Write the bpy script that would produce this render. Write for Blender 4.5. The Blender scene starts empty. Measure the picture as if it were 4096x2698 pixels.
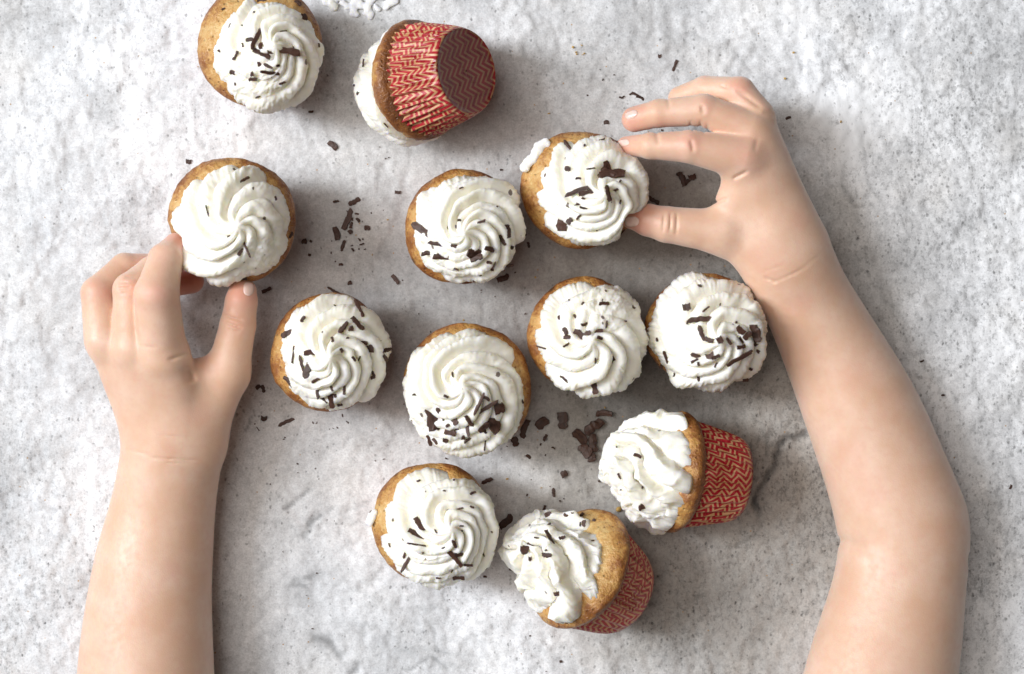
import bpy, bmesh, math, random
import numpy as np
from mathutils import Vector, Matrix
from mathutils.bvhtree import BVHTree

# ------------------------------------------------------------------ units
# modelling unit: 1 u = one pixel of the 4096 px wide photograph on the table plane; S metres per unit
S = 0.000105
D = 8000.0                      # camera height above the table, in u
PI = math.pi
sc = bpy.context.scene
COL = sc.collection

# ------------------------------------------------------------------ camera, world, lamps, exposure
cam_d = bpy.data.cameras.new("camera")
cam = bpy.data.objects.new("camera", cam_d)
COL.objects.link(cam)
cam.location = (0, 0, D * S)
cam.rotation_euler = (0, 0, 0)
cam_d.sensor_width = 36.0
cam_d.lens = 18.0 / (2048.0 / D)
cam_d.clip_start = 0.01
cam_d.clip_end = 20.0
cam_d.dof.use_dof = True
cam_d.dof.focus_distance = (D - 170) * S
cam_d.dof.aperture_fstop = 11.0
sc.camera = cam

world = bpy.data.worlds.new("World")
sc.world = world
world.use_nodes = True
bg = world.node_tree.nodes["Background"]
bg.inputs[0].default_value = (1.0, 0.91, 0.84, 1)
bg.inputs[1].default_value = 0.025

def area_light(name, az, el, dist, size, power, color):
    ld = bpy.data.lights.new(name, 'AREA')
    ld.shape = 'RECTANGLE'
    ld.size, ld.size_y = size
    ld.energy = power
    ld.color = color
    o = bpy.data.objects.new(name, ld)
    d = Vector((math.cos(el) * math.cos(az), math.cos(el) * math.sin(az), math.sin(el)))
    o.location = d * dist
    o.rotation_euler = (-d).to_track_quat('-Z', 'Y').to_euler()
    COL.objects.link(o)
    return o

area_light("window_light", math.radians(168), math.radians(41), 3.5, (0.7, 2.0), 138.0, (0.955, 0.99, 1.03))
area_light("overhead_fill", math.radians(165), math.radians(72), 3.0, (1.9, 1.9), 46.0, (1.0, 0.925, 0.86))  # added fill from above left that lifts the shadows on the table

sc.view_settings.view_transform = 'Standard'
sc.view_settings.look = 'None'
sc.view_settings.exposure = 0.0
sc.view_settings.gamma = 1.0
sc.render.engine = 'CYCLES'

# ------------------------------------------------------------------ helpers
def P(px, py, z=0.0):
    f = (D - z) / D
    return np.array([(px - 2048.0) * f, -(py - 1349.0) * f, z])

def hash3(ix, iy, iz, seed=0):
    h = (ix.astype(np.uint32) * np.uint32(374761393) + iy.astype(np.uint32) * np.uint32(668265263)
         + iz.astype(np.uint32) * np.uint32(2246822519) + np.uint32((seed * 3266489917) & 0xffffffff))
    h = (h ^ (h >> np.uint32(13))) * np.uint32(1274126177)
    h = h ^ (h >> np.uint32(16))
    return (h & np.uint32(0xffffff)).astype(np.float64) / float(0xffffff)

def vnoise(x, y, z=None, seed=0):
    x = np.asarray(x, float); y = np.asarray(y, float)
    z = np.zeros_like(x) if z is None else np.asarray(z, float) + np.zeros_like(x)
    ix = np.floor(x); iy = np.floor(y); iz = np.floor(z)
    fx = x - ix; fy = y - iy; fz = z - iz
    ix = ix.astype(np.int64); iy = iy.astype(np.int64); iz = iz.astype(np.int64)
    u = fx * fx * (3 - 2 * fx); v = fy * fy * (3 - 2 * fy); w = fz * fz * (3 - 2 * fz)
    r = 0
    for dx in (0, 1):
        for dy in (0, 1):
            for dz in (0, 1):
                wt = (u if dx else 1 - u) * (v if dy else 1 - v) * (w if dz else 1 - w)
                r = r + wt * hash3(ix + dx, iy + dy, iz + dz, seed)
    return r * 2 - 1            # -1..1

def fbm(x, y, z=None, oct=4, seed=0, gain=0.5):
    r = 0; a = 1.0; f = 1.0; n = 0
    for k in range(oct):
        r = r + a * vnoise(np.asarray(x) * f, np.asarray(y) * f, None if z is None else np.asarray(z) * f, seed + 17 * k)
        n += a; a *= gain; f *= 2.03
    return r / n * 1.3

def sstep(a, b, x):
    t = np.clip((x - a) / (b - a), 0, 1)
    return t * t * (3 - 2 * t)

def mesh_np(name, verts, quads, smooth=True, tris=None):
    """verts in metres"""
    me = bpy.data.meshes.new(name)
    nv = len(verts); nq = len(quads); nt = 0 if tris is None else len(tris)
    me.vertices.add(nv)
    me.vertices.foreach_set("co", np.asarray(verts, np.float32).ravel())
    loops = np.asarray(quads, np.int32).ravel()
    if nt: loops = np.concatenate([loops, np.asarray(tris, np.int32).ravel()])
    me.loops.add(len(loops))
    me.loops.foreach_set("vertex_index", loops)
    starts = np.arange(nq) * 4
    if nt: starts = np.concatenate([starts, nq * 4 + np.arange(nt) * 3])
    me.polygons.add(nq + nt)
    me.polygons.foreach_set("loop_start", starts.astype(np.int32))
    me.polygons.foreach_set("use_smooth", np.full(nq + nt, smooth))
    me.update(calc_edges=True)
    me.validate()
    return me

def obj(name, me, mat, parent=None):
    o = bpy.data.objects.new(name, me)
    COL.objects.link(o)
    if mat is not None and len(me.materials) == 0:
        me.materials.append(mat)
    if parent is not None:
        o.parent = parent
    return o

def tag(o, label, cat, group=None):
    o['label'] = label; o['category'] = cat
    if group: o['group'] = group
    return o

def polar_quads(nt, nr, flip=False):
    """rings 0..nr-1 each of nt verts"""
    i = np.arange(nr - 1)[:, None]; j = np.arange(nt)[None, :]
    a = i * nt + j; b = i * nt + (j + 1) % nt; c = (i + 1) * nt + (j + 1) % nt; d = (i + 1) * nt + j
    q = np.stack([a, d, c, b] if not flip else [a, b, c, d], -1).reshape(-1, 4)
    return q

# ------------------------------------------------------------------ materials
def new_mat(name):
    m = bpy.data.materials.new(name); m.use_nodes = True
    nt = m.node_tree
    return m, nt, nt.nodes["Principled BSDF"]

class NB:
    def __init__(s, nt): s.nt = nt
    def n(s, typ, **kw):
        nd = s.nt.nodes.new(typ)
        for k, v in kw.items(): setattr(nd, k, v)
        return nd
    def link(s, a, b): s.nt.links.new(a, b)
    def math(s, op, a, b=None, c=None):
        nd = s.n('ShaderNodeMath', operation=op)
        for k, v in enumerate((a, b, c)):
            if v is None: continue
            if hasattr(v, 'is_linked'): s.link(v, nd.inputs[k])
            else: nd.inputs[k].default_value = v
        return nd.outputs[0]
    def mix(s, fac, a, b, blend='MIX'):
        nd = s.n('ShaderNodeMix', data_type='RGBA', blend_type=blend)
        for k, v in ((0, fac), (6, a), (7, b)):
            if hasattr(v, 'is_linked'): s.link(v, nd.inputs[k])
            elif k == 0: nd.inputs[0].default_value = v
            else: nd.inputs[k].default_value = (*v, 1) if len(v) == 3 else v
        return nd.outputs[2]
    def noise(s, vec, scale, detail=3, rough=0.55, dist=0.0):
        nd = s.n('ShaderNodeTexNoise')
        if vec is not None: s.link(vec, nd.inputs['Vector'])
        nd.inputs['Scale'].default_value = scale; nd.inputs['Detail'].default_value = detail
        nd.inputs['Roughness'].default_value = rough; nd.inputs['Distortion'].default_value = dist
        return nd
    def voro(s, vec, scale, feature='F1', rnd=1.0):
        nd = s.n('ShaderNodeTexVoronoi', feature=feature)
        if vec is not None: s.link(vec, nd.inputs['Vector'])
        nd.inputs['Scale'].default_value = scale
        nd.inputs['Randomness'].default_value = rnd
        return nd
    def ramp(s, fac, stops):
        nd = s.n('ShaderNodeValToRGB')
        s.link(fac, nd.inputs[0])
        e = nd.color_ramp.elements
        while len(e) < len(stops): e.new(0.5)
        for k, (p, c) in enumerate(stops):
            e[k].position = p
            e[k].color = (c, c, c, 1) if isinstance(c, (int, float)) else (*c, 1)
        return nd.outputs[0]
    def mapr(s, v, a, b, c=0.0, d=1.0):
        nd = s.n('ShaderNodeMapRange')
        s.link(v, nd.inputs[0])
        for k, x in enumerate((a, b, c, d)): nd.inputs[k + 1].default_value = x
        return nd.outputs[0]
    def scale(s, vec, xyz):
        nd = s.n('ShaderNodeMapping'); s.link(vec, nd.inputs[0]); nd.inputs['Scale'].default_value = xyz
        return nd.outputs[0]
    def bump(s, h, strength, dist, prev=None):
        nd = s.n('ShaderNodeBump'); s.link(h, nd.inputs['Height'])
        nd.inputs['Strength'].default_value = strength; nd.inputs['Distance'].default_value = dist
        if prev is not None: s.link(prev, nd.inputs['Normal'])
        return nd.outputs[0]

U = 1.0 / S      # object coordinates are metres: texture scales below are given per u (scale = U/size)

def table_material():
    m, nt, b = new_mat("rough_plaster")
    N = NB(nt)
    oc = N.n('ShaderNodeTexCoord').outputs['Object']
    at = N.n('ShaderNodeAttribute', attribute_name='tone').outputs['Color']
    sep = N.n('ShaderNodeSeparateColor'); N.link(at, sep.inputs[0])
    tone, warm, spk = sep.outputs[0], sep.outputs[1], sep.outputs[2]
    n1 = N.noise(oc, U / 130, 6, 0.68).outputs[0]
    n2 = N.noise(oc, U / 26, 4, 0.65).outputs[0]
    n3 = N.noise(oc, U / 8, 4, 0.75).outputs[0]
    a = N.mapr(n1, 0.34, 0.64, 0.86, 1.04)
    c = N.mapr(n2, 0.32, 0.62, 0.87, 1.04)
    v = N.math('MULTIPLY', N.math('MULTIPLY', a, c), tone)
    # dark pores clustered by a noise; coordinates warped so that no two pores look alike
    clus = N.mapr(N.noise(oc, U / 190, 4, 0.7).outputs[0], 0.42, 0.66, 0.0, 1.0)
    wn = N.noise(oc, U / 13, 3, 0.7)
    wv = N.n('ShaderNodeVectorMath', operation='SCALE'); N.link(wn.outputs['Color'], wv.inputs[0]); wv.inputs[3].default_value = 15 * S
    wo = N.n('ShaderNodeVectorMath', operation='ADD'); N.link(oc, wo.inputs[0]); N.link(wv.outputs[0], wo.inputs[1])
    wp = wo.outputs[0]
    vo = N.voro(N.scale(wp, (1.0, 0.75, 1.0)), U / 12)
    pr = N.n('ShaderNodeSeparateColor'); N.link(vo.outputs['Color'], pr.inputs[0])
    keep = N.math('LESS_THAN', pr.outputs[0], N.math('ADD', N.math('MULTIPLY', clus, 0.20), N.math('MULTIPLY', spk, 0.55)))
    rad = N.mapr(pr.outputs[1], 0, 1, 0.05, 0.45)
    dot = N.math('MULTIPLY', N.mapr(N.math('SUBTRACT', vo.outputs['Distance'], rad), -0.15, 0.15, 1.0, 0.0), keep)
    dot = N.math('MULTIPLY', dot, N.mapr(pr.outputs[2], 0, 1, 0.25, 1.0))
    nb = N.noise(wp, U / 46, 4, 0.75).outputs[0]
    blot = N.mapr(N.math('ADD', nb, N.math('MULTIPLY', spk, 0.10)), 0.61, 0.69, 0.0, 1.0)
    nb2 = N.noise(N.scale(wp, (1.0, 0.6, 1.0)), U / 17, 3, 0.7).outputs[0]
    blot2 = N.mapr(N.math('ADD', nb2, N.math('MULTIPLY', spk, 0.14)), 0.60, 0.70, 0.0, 1.0)
    dark = N.math('ADD', N.math('MULTIPLY', dot, 0.52), N.math('ADD', N.math('MULTIPLY', blot, 0.12), N.math('MULTIPLY', blot2, N.math('ADD', 0.10, N.math('MULTIPLY', spk, 0.30)))))
    v = N.math('MULTIPLY', v, N.math('SUBTRACT', 1.0, N.math('MINIMUM', dark, 0.72)))
    v = N.math('MULTIPLY', v, N.mapr(n3, 0.32, 0.66, 0.80, 1.10))
    cool = N.mix(v, (0, 0, 0), (0.875, 0.90, 0.935))
    wrm = N.mix(v, (0, 0, 0), (0.91, 0.865, 0.80))
    hue = N.math('MINIMUM', N.math('ADD', warm, N.mapr(N.noise(oc, U / 240, 3).outputs[0], 0.50, 0.80, 0.0, 0.25)), 1.0)
    colr = N.mix(hue, cool, wrm)
    # ochre grains
    vo3 = N.voro(oc, U / 34)
    pr3 = N.n('ShaderNodeSeparateColor'); N.link(vo3.outputs['Color'], pr3.inputs[0])
    gr = N.math('MULTIPLY', N.math('LESS_THAN', vo3.outputs['Distance'], 0.10), N.math('LESS_THAN', pr3.outputs[0], 0.10))
    colr = N.mix(N.math('MULTIPLY', gr, 0.75), colr, (0.42, 0.24, 0.09))
    N.link(colr, b.inputs['Base Color'])
    b.inputs['Roughness'].default_value = 0.72
    b.inputs['Specular IOR Level'].default_value = 0.25
    h = N.math('ADD', N.math('MULTIPLY', n1, 1.0), N.math('ADD', N.math('MULTIPLY', n2, 0.55), N.math('MULTIPLY', n3, 0.34)))
    h = N.math('SUBTRACT', h, N.math('MULTIPLY', dark, 0.5))
    N.link(N.bump(h, 0.42, 10 * S), b.inputs['Normal'])
    return m

def cream_material():
    m, nt, b = new_mat("whipped_cream")
    N = NB(nt)
    oc = N.n('ShaderNodeTexCoord').outputs['Object']
    info = N.n('ShaderNodeObjectInfo')
    off = N.n('ShaderNodeVectorMath', operation='ADD'); N.link(oc, off.inputs[0])
    cm = N.n('ShaderNodeCombineXYZ'); N.link(info.outputs['Random'], cm.inputs[0]); N.link(info.outputs['Random'], cm.inputs[2])
    N.link(cm.outputs[0], off.inputs[1]); oc2 = off.outputs[0]
    warp = N.noise(oc2, U / 40, 2)
    wv = N.n('ShaderNodeVectorMath', operation='SCALE'); N.link(warp.outputs['Color'], wv.inputs[0]); wv.inputs[3].default_value = 16 * S
    oc3 = N.n('ShaderNodeVectorMath', operation='ADD'); N.link(oc2, oc3.inputs[0]); N.link(wv.outputs[0], oc3.inputs[1])
    vo = N.voro(N.scale(oc3.outputs[0], (1.0, 0.62, 0.8)), U / 42)
    pr = N.n('ShaderNodeSeparateColor'); N.link(vo.outputs['Color'], pr.inputs[0])
    fl = N.math('MULTIPLY', N.math('LESS_THAN', vo.outputs['Distance'], N.mapr(pr.outputs[1], 0, 1, 0.05, 0.20)), N.math('LESS_THAN', pr.outputs[0], 0.16))
    veil = N.math('MULTIPLY', N.mapr(vo.outputs['Distance'], 0.1, 0.36, 0.16, 0.0), N.math('LESS_THAN', pr.outputs[0], 0.16))
    base = N.mix(N.mapr(N.noise(oc2, U / 120, 3).outputs[0], 0.35, 0.7), (0.92, 0.89, 0.79), (0.94, 0.92, 0.855))
    c = N.mix(veil, base, (0.45, 0.38, 0.36))
    c = N.mix(N.math('MULTIPLY', fl, 0.85), c, (0.07, 0.035, 0.025))
    N.link(c, b.inputs['Base Color'])
    b.inputs['Subsurface Weight'].default_value = 0.6
    b.inputs['Subsurface Radius'].default_value = (1.0, 0.85, 0.45)
    b.inputs['Subsurface Scale'].default_value = 42 * S
    b.inputs['Roughness'].default_value = 0.42
    b.inputs['Specular IOR Level'].default_value = 0.35
    h = N.math('ADD', N.noise(oc2, U / 22, 3, 0.6).outputs[0], N.math('MULTIPLY', N.noise(oc2, U / 7, 2).outputs[0], 0.25))
    N.link(N.bump(h, 0.30, 6 * S), b.inputs['Normal'])
    return m

def cake_material():
    m, nt, b = new_mat("baked_sponge")
    N = NB(nt)
    oc = N.n('ShaderNodeTexCoord').outputs['Object']
    info = N.n('ShaderNodeObjectInfo')
    bk = N.n('ShaderNodeAttribute', attribute_name='bake').outputs['Fac']
    n1 = N.noise(oc, U / 95, 4, 0.6).outputs[0]
    n2 = N.noise(oc, U / 15, 3, 0.65).outputs[0]
    f = N.math('ADD', bk, N.math('ADD', N.math('MULTIPLY', N.math('SUBTRACT', n1, 0.5), 1.3), N.math('MULTIPLY', N.math('SUBTRACT', n2, 0.5), 0.8)))
    f = N.math('ADD', f, N.mapr(info.outputs['Random'], 0, 1, -0.06, 0.10))
    c = N.ramp(f, [(0.0, (0.66, 0.46, 0.20)), (0.34, (0.52, 0.28, 0.082)), (0.60, (0.29, 0.11, 0.027)), (1.0, (0.13, 0.040, 0.011))])
    # tiny pores and chocolate bits
    vo = N.voro(oc, U / 70)
    pr = N.n('ShaderNodeSeparateColor'); N.link(vo.outputs['Color'], pr.inputs[0])
    dd = N.math('ADD', vo.outputs['Distance'], N.math('MULTIPLY', n2, 0.35))
    ch = N.math('MULTIPLY', N.mapr(dd, 0.30, 0.46, 1.0, 0.0), N.math('LESS_THAN', pr.outputs[0], 0.25))
    c = N.mix(N.math('MULTIPLY', ch, 0.8), c, (0.055, 0.028, 0.016))
    vo2 = N.voro(oc, U / 19)
    po = N.mapr(vo2.outputs['Distance'], 0.12, 0.30, 1.0, 0.0)
    pr2 = N.n('ShaderNodeSeparateColor'); N.link(vo2.outputs['Color'], pr2.inputs[0])
    po = N.math('MULTIPLY', po, N.math('LESS_THAN', pr2.outputs[0], 0.35))
    c = N.mix(N.math('MULTIPLY', po, 0.5), c, (0.14, 0.05, 0.015))
    N.link(c, b.inputs['Base Color'])
    N.link(N.mapr(n2, 0.35, 0.65, 0.22, 0.55), b.inputs['Roughness'])
    b.inputs['Specular IOR Level'].default_value = 0.55
    b.inputs['Subsurface Weight'].default_value = 0.10
    b.inputs['Subsurface Radius'].default_value = (1.0, 0.5, 0.2)
    b.inputs['Subsurface Scale'].default_value = 12 * S
    h = N.math('SUBTRACT', N.math('ADD', n2, N.math('MULTIPLY', N.noise(oc, U / 6, 2).outputs[0], 0.4)), N.math('MULTIPLY', po, 0.7))
    N.link(N.bump(h, 0.75, 9 * S), b.inputs['Normal'])
    return m

def wrapper_material():
    m, nt, b = new_mat("zigzag_paper")
    N = NB(nt)
    uv = N.n('ShaderNodeUVMap', uv_map='paper').outputs[0]
    mp = N.n('ShaderNodeMapping'); N.link(uv, mp.inputs[0]); mp.inputs['Rotation'].default_value = (0, 0, math.radians(-14))
    sp = N.n('ShaderNodeSeparateXYZ'); N.link(mp.outputs[0], sp.inputs[0])
    tri = N.math('ABSOLUTE', N.math('SUBTRACT', N.math('FRACT', N.math('DIVIDE', sp.outputs[1], 66.0)), 0.5))
    s = N.math('ADD', sp.outputs[0], N.math('MULTIPLY', tri, 80.0))
    fr = N.math('FRACT', N.math('DIVIDE', s, 32.0))
    st = N.math('ABSOLUTE', N.math('SUBTRACT', fr, 0.5))
    mask = N.mapr(st, 0.28, 0.31, 1.0, 0.0)
    oc = N.n('ShaderNodeTexCoord').outputs['Object']
    n1 = N.noise(oc, U / 60, 3).outputs[0]
    n2 = N.noise(oc, U / 8, 2).outputs[0]
    paper = N.mix(N.mapr(n1, 0.35, 0.65), (0.42, 0.205, 0.082), (0.60, 0.37, 0.20))
    red = N.mix(N.mapr(n1, 0.35, 0.65), (0.26, 0.004, 0.011), (0.42, 0.010, 0.024))
    c = N.mix(mask, paper, red)
    c = N.mix(N.mapr(n2, 0.45, 0.75, 0.0, 0.10), c, (0.7, 0.5, 0.4))
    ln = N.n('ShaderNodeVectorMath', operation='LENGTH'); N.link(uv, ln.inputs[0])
    base_shade = N.mapr(N.math('ADD', ln.outputs['Value'], N.math('MULTIPLY', n1, 40.0)), 178.0, 205.0, 0.55, 0.0)  # underside of the case painted darker, as if in shade
    c = N.mix(base_shade, c, (0.050, 0.008, 0.008))
    N.link(c, b.inputs['Base Color'])
    N.link(N.mapr(n1, 0.35, 0.65, 0.22, 0.42), b.inputs['Roughness'])
    b.inputs['Specular IOR Level'].default_value = 0.45
    N.link(N.bump(n2, 0.25, 3 * S), b.inputs['Normal'])
    return m

def chocolate_material():
    m, nt, b = new_mat("dark_chocolate")
    N = NB(nt)
    oc = N.n('ShaderNodeTexCoord').outputs['Object']
    info = N.n('ShaderNodeObjectInfo')
    n = N.noise(N.scale(oc, (0.35, 1, 1)), 5.0, 4, 0.65).outputs[0]
    c = N.mix(N.mapr(n, 0.35, 0.7), (0.022, 0.010, 0.0065), (0.085, 0.040, 0.027))
    c = N.mix(N.math('MULTIPLY', info.outputs['Random'], 0.35), c, (0.11, 0.045, 0.03))
    N.link(c, b.inputs['Base Color'])
    b.inputs['Roughness'].default_value = 0.45
    b.inputs['Specular IOR Level'].default_value = 0.4
    N.link(N.bump(n, 0.5, 5 * S), b.inputs['Normal'])
    return m

def skin_material():
    m, nt, b = new_mat("skin")
    N = NB(nt)
    oc = N.n('ShaderNodeTexCoord').outputs['Object']
    fl = N.n('ShaderNodeAttribute', attribute_name='flush').outputs['Fac']
    n1 = N.noise(oc, U / 150, 4, 0.55).outputs[0]
    n2 = N.noise(oc, U / 24, 3, 0.6).outputs[0]
    c = N.mix(N.mapr(n1, 0.35, 0.68), (0.685, 0.435, 0.30), (0.755, 0.53, 0.405))
    c = N.mix(N.mapr(n2, 0.48, 0.72, 0.0, 0.32), c, (0.68, 0.385, 0.28))
    c = N.mix(fl, c, (0.64, 0.26, 0.19))
    # sparse freckles
    fv = N.voro(oc, U / 150)
    fp = N.n('ShaderNodeSeparateColor'); N.link(fv.outputs['Color'], fp.inputs[0])
    fr = N.math('MULTIPLY', N.mapr(fv.outputs['Distance'], 0.02, 0.045, 1.0, 0.0), N.math('LESS_THAN', fp.outputs[0], 0.22))
    c = N.mix(N.math('MULTIPLY', fr, 0.45), c, (0.30, 0.13, 0.07))
    N.link(c, b.inputs['Base Color'])
    b.inputs['Subsurface Weight'].default_value = 0.40
    b.inputs['Subsurface Radius'].default_value = (1.0, 0.25, 0.10)
    b.inputs['Subsurface Scale'].default_value = 26 * S
    N.link(N.mapr(n2, 0.3, 0.7, 0.42, 0.58), b.inputs['Roughness'])
    b.inputs['Specular IOR Level'].default_value = 0.5
    b.inputs['Sheen Weight'].default_value = 0.30
    b.inputs['Sheen Roughness'].default_value = 0.5
    vo = N.voro(oc, U / 9, 'DISTANCE_TO_EDGE')
    h = N.math('ADD', N.mapr(vo.outputs['Distance'], 0.0, 0.25), N.math('MULTIPLY', n2, 1.2))
    N.link(N.bump(h, 0.07, 4 * S), b.inputs['Normal'])
    return m

def simple_mat(name, col, rough, sss=0.0, spec=0.4):
    m, nt, b = new_mat(name)
    N = NB(nt)
    oc = N.n('ShaderNodeTexCoord').outputs['Object']
    n = N.noise(oc, U / 30, 3).outputs[0]
    c = N.mix(N.mapr(n, 0.3, 0.7), tuple(x * 0.9 for x in col), tuple(min(1, x * 1.06) for x in col))
    N.link(c, b.inputs['Base Color'])
    b.inputs['Roughness'].default_value = rough
    b.inputs['Specular IOR Level'].default_value = spec
    b.inputs['Subsurface Weight'].default_value = sss
    b.inputs['Subsurface Scale'].default_value = 15 * S
    return m

M_TABLE = table_material(); M_CREAM = cream_material(); M_CAKE = cake_material()
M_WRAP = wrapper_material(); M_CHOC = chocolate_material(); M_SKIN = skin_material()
M_NAIL = simple_mat("fingernail", (0.84, 0.60, 0.53), 0.25, 0.25, 0.5)
M_CRUMB = simple_mat("cake_crumb", (0.52, 0.33, 0.10), 0.7)

# ------------------------------------------------------------------ the table top
def seg_dist(X, Y, pts):
    d = np.full(X.shape, 1e9)
    for (x1, y1), (x2, y2) in zip(pts[:-1], pts[1:]):
        vx, vy = x2 - x1, y2 - y1
        t = np.clip(((X - x1) * vx + (Y - y1) * vy) / (vx * vx + vy * vy + 1e-9), 0, 1)
        d = np.minimum(d, np.hypot(X - x1 - t * vx, Y - y1 - t * vy))
    return d

def build_table():
    def axis(lo, hi, fine_lo, fine_hi, step):
        a = np.linspace(lo, fine_lo, 12)[:-1]; b = np.arange(fine_lo, fine_hi + 1, step); c = np.linspace(b[-1], hi, 12)[1:]
        return np.concatenate([a, b, c])
    xs = axis(-2600, 6700, -200, 4300, 8.5); ys = axis(-2600, 5300, -200, 2900, 8.5)
    X, Y = np.meshgrid(xs, ys)                       # photo pixel coordinates on the table plane
    # greyer trowelled plaster plus painted shade towards the middle, browner patch lower right, rough white elsewhere
    wx = X + 220 * fbm(X / 420, Y / 420, seed=3); wy = Y + 220 * fbm(X / 420 + 9, Y / 420, seed=4)
    def blob(cx, cy, rx, ry, soft=0.5):
        r = np.hypot((wx - cx) / rx, (wy - cy) / ry)
        return 1 - sstep(1 - soft, 1 + soft, r)
    tone = 0.82 + 0.16 * fbm(X / 520, Y / 520, oct=3, seed=8) + 0.11 * fbm(X / 170, Y / 210, oct=4, seed=51, gain=0.6)
    mid = blob(1900, 1150, 1050, 950, 0.55)
    brown = blob(2900, 1900, 620, 900, 0.5)
    gap_shade = blob(2500, 1150, 620, 520, 0.5)  # shade between the right-hand cupcakes, painted into the tone
    tone = tone * (1 - 0.13 * mid) * (1 - 0.48 * brown) * (1 - 0.30 * gap_shade)
    tone *= 1 + 0.16 * sstep(2900, 3500, wx) * (1 - sstep(1500, 2300, wy)) + 0.07 * sstep(3300, 3900, wx)  # right side painted lighter to offset the arm's heavy shadow
    tone *= 1 - 0.20 * blob(1750, 1150, 800, 560, 0.6)  # painted shade between the cupcakes left of centre
    warm = np.clip(0.05 + 0.30 * mid + 0.75 * brown + 0.4 * gap_shade + 0.1 * fbm(X / 300, Y / 300, seed=21), 0, 1)
    tone *= 1 - 0.10 * blob(3850, 350, 330, 900, 0.35)
    spk = np.clip(0.20 - 0.18 * mid + 0.25 * fbm(X / 260, Y / 260, oct=3, seed=61) + 0.35 * brown + 0.34 * sstep(3000, 3700, wx) + 0.25 * (1 - sstep(200, 700, wx)) * sstep(1200, 2200, wy), 0, 1)
    h = 5.0 * fbm(X / 120, Y / 120, oct=4, seed=31) * (1 - 0.5 * mid) + 4 * fbm(X / 34, Y / 34, oct=2, seed=33) * (1 - 0.35 * mid) - 6
    jx = X + 16 * fbm(X / 60, Y / 60, seed=41); jy = Y + 16 * fbm(X / 60 + 5, Y / 60, seed=42)
    cracks = [([(3225, 1735), (3150, 1742), (3110, 1790), (3090, 1880), (3040, 1960), (3020, 2020)], 13, 0.45),
              ([(3075, 1735), (3065, 1830)], 6, 0.22),
              ([(3022, 2015), (3040, 2120), (2920, 2200)], 9, 0.18),
              ([(1140, 2030), (1215, 1985), (1235, 1960)], 7, 0.28),
              ([(1225, 2150), (1260, 2080), (1330, 2040)], 9, 0.18),
              ([(1180, 2330), (1260, 2310)], 10, 0.2),
              ([(1013, 1640), (1000, 1690), (985, 1720)], 6, 0.3),
              ([(3230, 560), (3280, 620), (3330, 700)], 10, 0.10),
              ([(3890, 150), (3850, 260), (3890, 380)], 9, 0.12),
              ([(3360, 640), (3390, 760), (3440, 900)], 8, 0.12),
              ([(3400, 815), (3440, 800), (3470, 790)], 6, 0.16), ([(3405, 840), (3450, 830)], 6, 0.16),
              ([(1235, 2090), (1275, 2060)], 14, 0.3), ([(1215, 2140), (1235, 2100)], 9, 0.18), ([(1160, 2350), (1220, 2350)], 11, 0.25), ([(1258, 2555), (1320, 2570), (1375, 2635)], 14, 0.3), ([(1625, 2690), (1715, 2630), (1790, 2675)], 7, 0.22), ([(1400, 2690), (1440, 2660)], 12, 0.3), ([(1490, 2000), (1450, 2010), (1380, 2050)], 7, 0.12), ([(1930, 1200), (1925, 1290)], 6, 0.12), ([(1700, 2480), (1760, 2610)], 7, 0.15), ([(3450, 2270), (3520, 2330)], 8, 0.15)]
    for sd, sc_, st in ((91, 330, 0.06), (92, 210, -0.05), (93, 460, 0.06)):      # thin flaking coats of plaster: low steps with ragged rims
        f = fbm(jx / sc_, jy / (sc_ * 1.3), oct=4, seed=sd)
        k = sstep(0.10, 0.14, f)
        tone *= 1 + st * k
        h += 3.5 * k
        tone *= 1 - 0.07 * np.exp(-((f - 0.11) / 0.018) ** 2) * (0.4 + 0.6 * sstep(-0.2, 0.4, fbm(X / 150, Y / 150, seed=sd + 7)))
    for pts, w, a in cracks:
        dd = seg_dist(jx, jy, pts)
        g = np.exp(-(dd / w) ** 2)
        tone *= 1 - min(0.6, a * 1.5) * g
        h -= 9 * a * 2.6 * g
    rs = np.random.RandomState(77)
    for k in range(70):
        cx, cy = rs.uniform(-100, 4200), rs.uniform(-100, 2800); an = rs.normal(1.0, 0.5); ln = rs.uniform(15, 80)
        pts = [(cx, cy), (cx + ln * math.cos(an), cy - ln * math.sin(an)), (cx + 1.7 * ln * math.cos(an + .4), cy - 1.7 * ln * math.sin(an + .4))]
        bx = (np.abs(X[0] - cx) < 220).nonzero()[0]; by = (np.abs(Y[:, 0] - cy) < 220).nonzero()[0]
        if len(bx) == 0 or len(by) == 0: continue
        sl = (slice(by[0], by[-1] + 1), slice(bx[0], bx[-1] + 1))
        g = np.exp(-(seg_dist(jx[sl], jy[sl], pts) / rs.uniform(4, 9)) ** 2) * rs.uniform(0.04, 0.15) * rs.choice([1, 1, -0.6])
        tone[sl] *= 1 - g; h[sl] -= 14 * g
    for cx, cy, r, a in ((2480, 320, 26, 0.3), (3780, 370, 22, 0.2), (2570, 1880, 60, 0.1), (3160, 330, 60, 0.15), (2100, 180, 50, 0.1), (3340, 480, 16, .3), (3390, 530, 20, .3),
                         (3495, 505, 16, .3), (470, 1180, 40, .15), (430, 420, 50, .12), (1190, 2390, 55, .16), (1060, 2250, 50, .16), (3930, 1700, 60, .16)):
        g = np.exp(-(np.hypot(jx - cx, jy - cy) / r) ** 2)
        tone *= 1 - a * g
    fade = sstep(0, 300, np.minimum(np.minimum(X + 200, 4300 - X), np.minimum(Y + 200, 2900 - Y)) + 150)
    V = np.stack([(X - 2048) * S, -(Y - 1349) * S, h * S], -1).reshape(-1, 3)
    ny, nx = X.shape
    i = np.arange(ny - 1)[:, None]; j = np.arange(nx - 1)[None, :]
    a = i * nx + j
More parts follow.
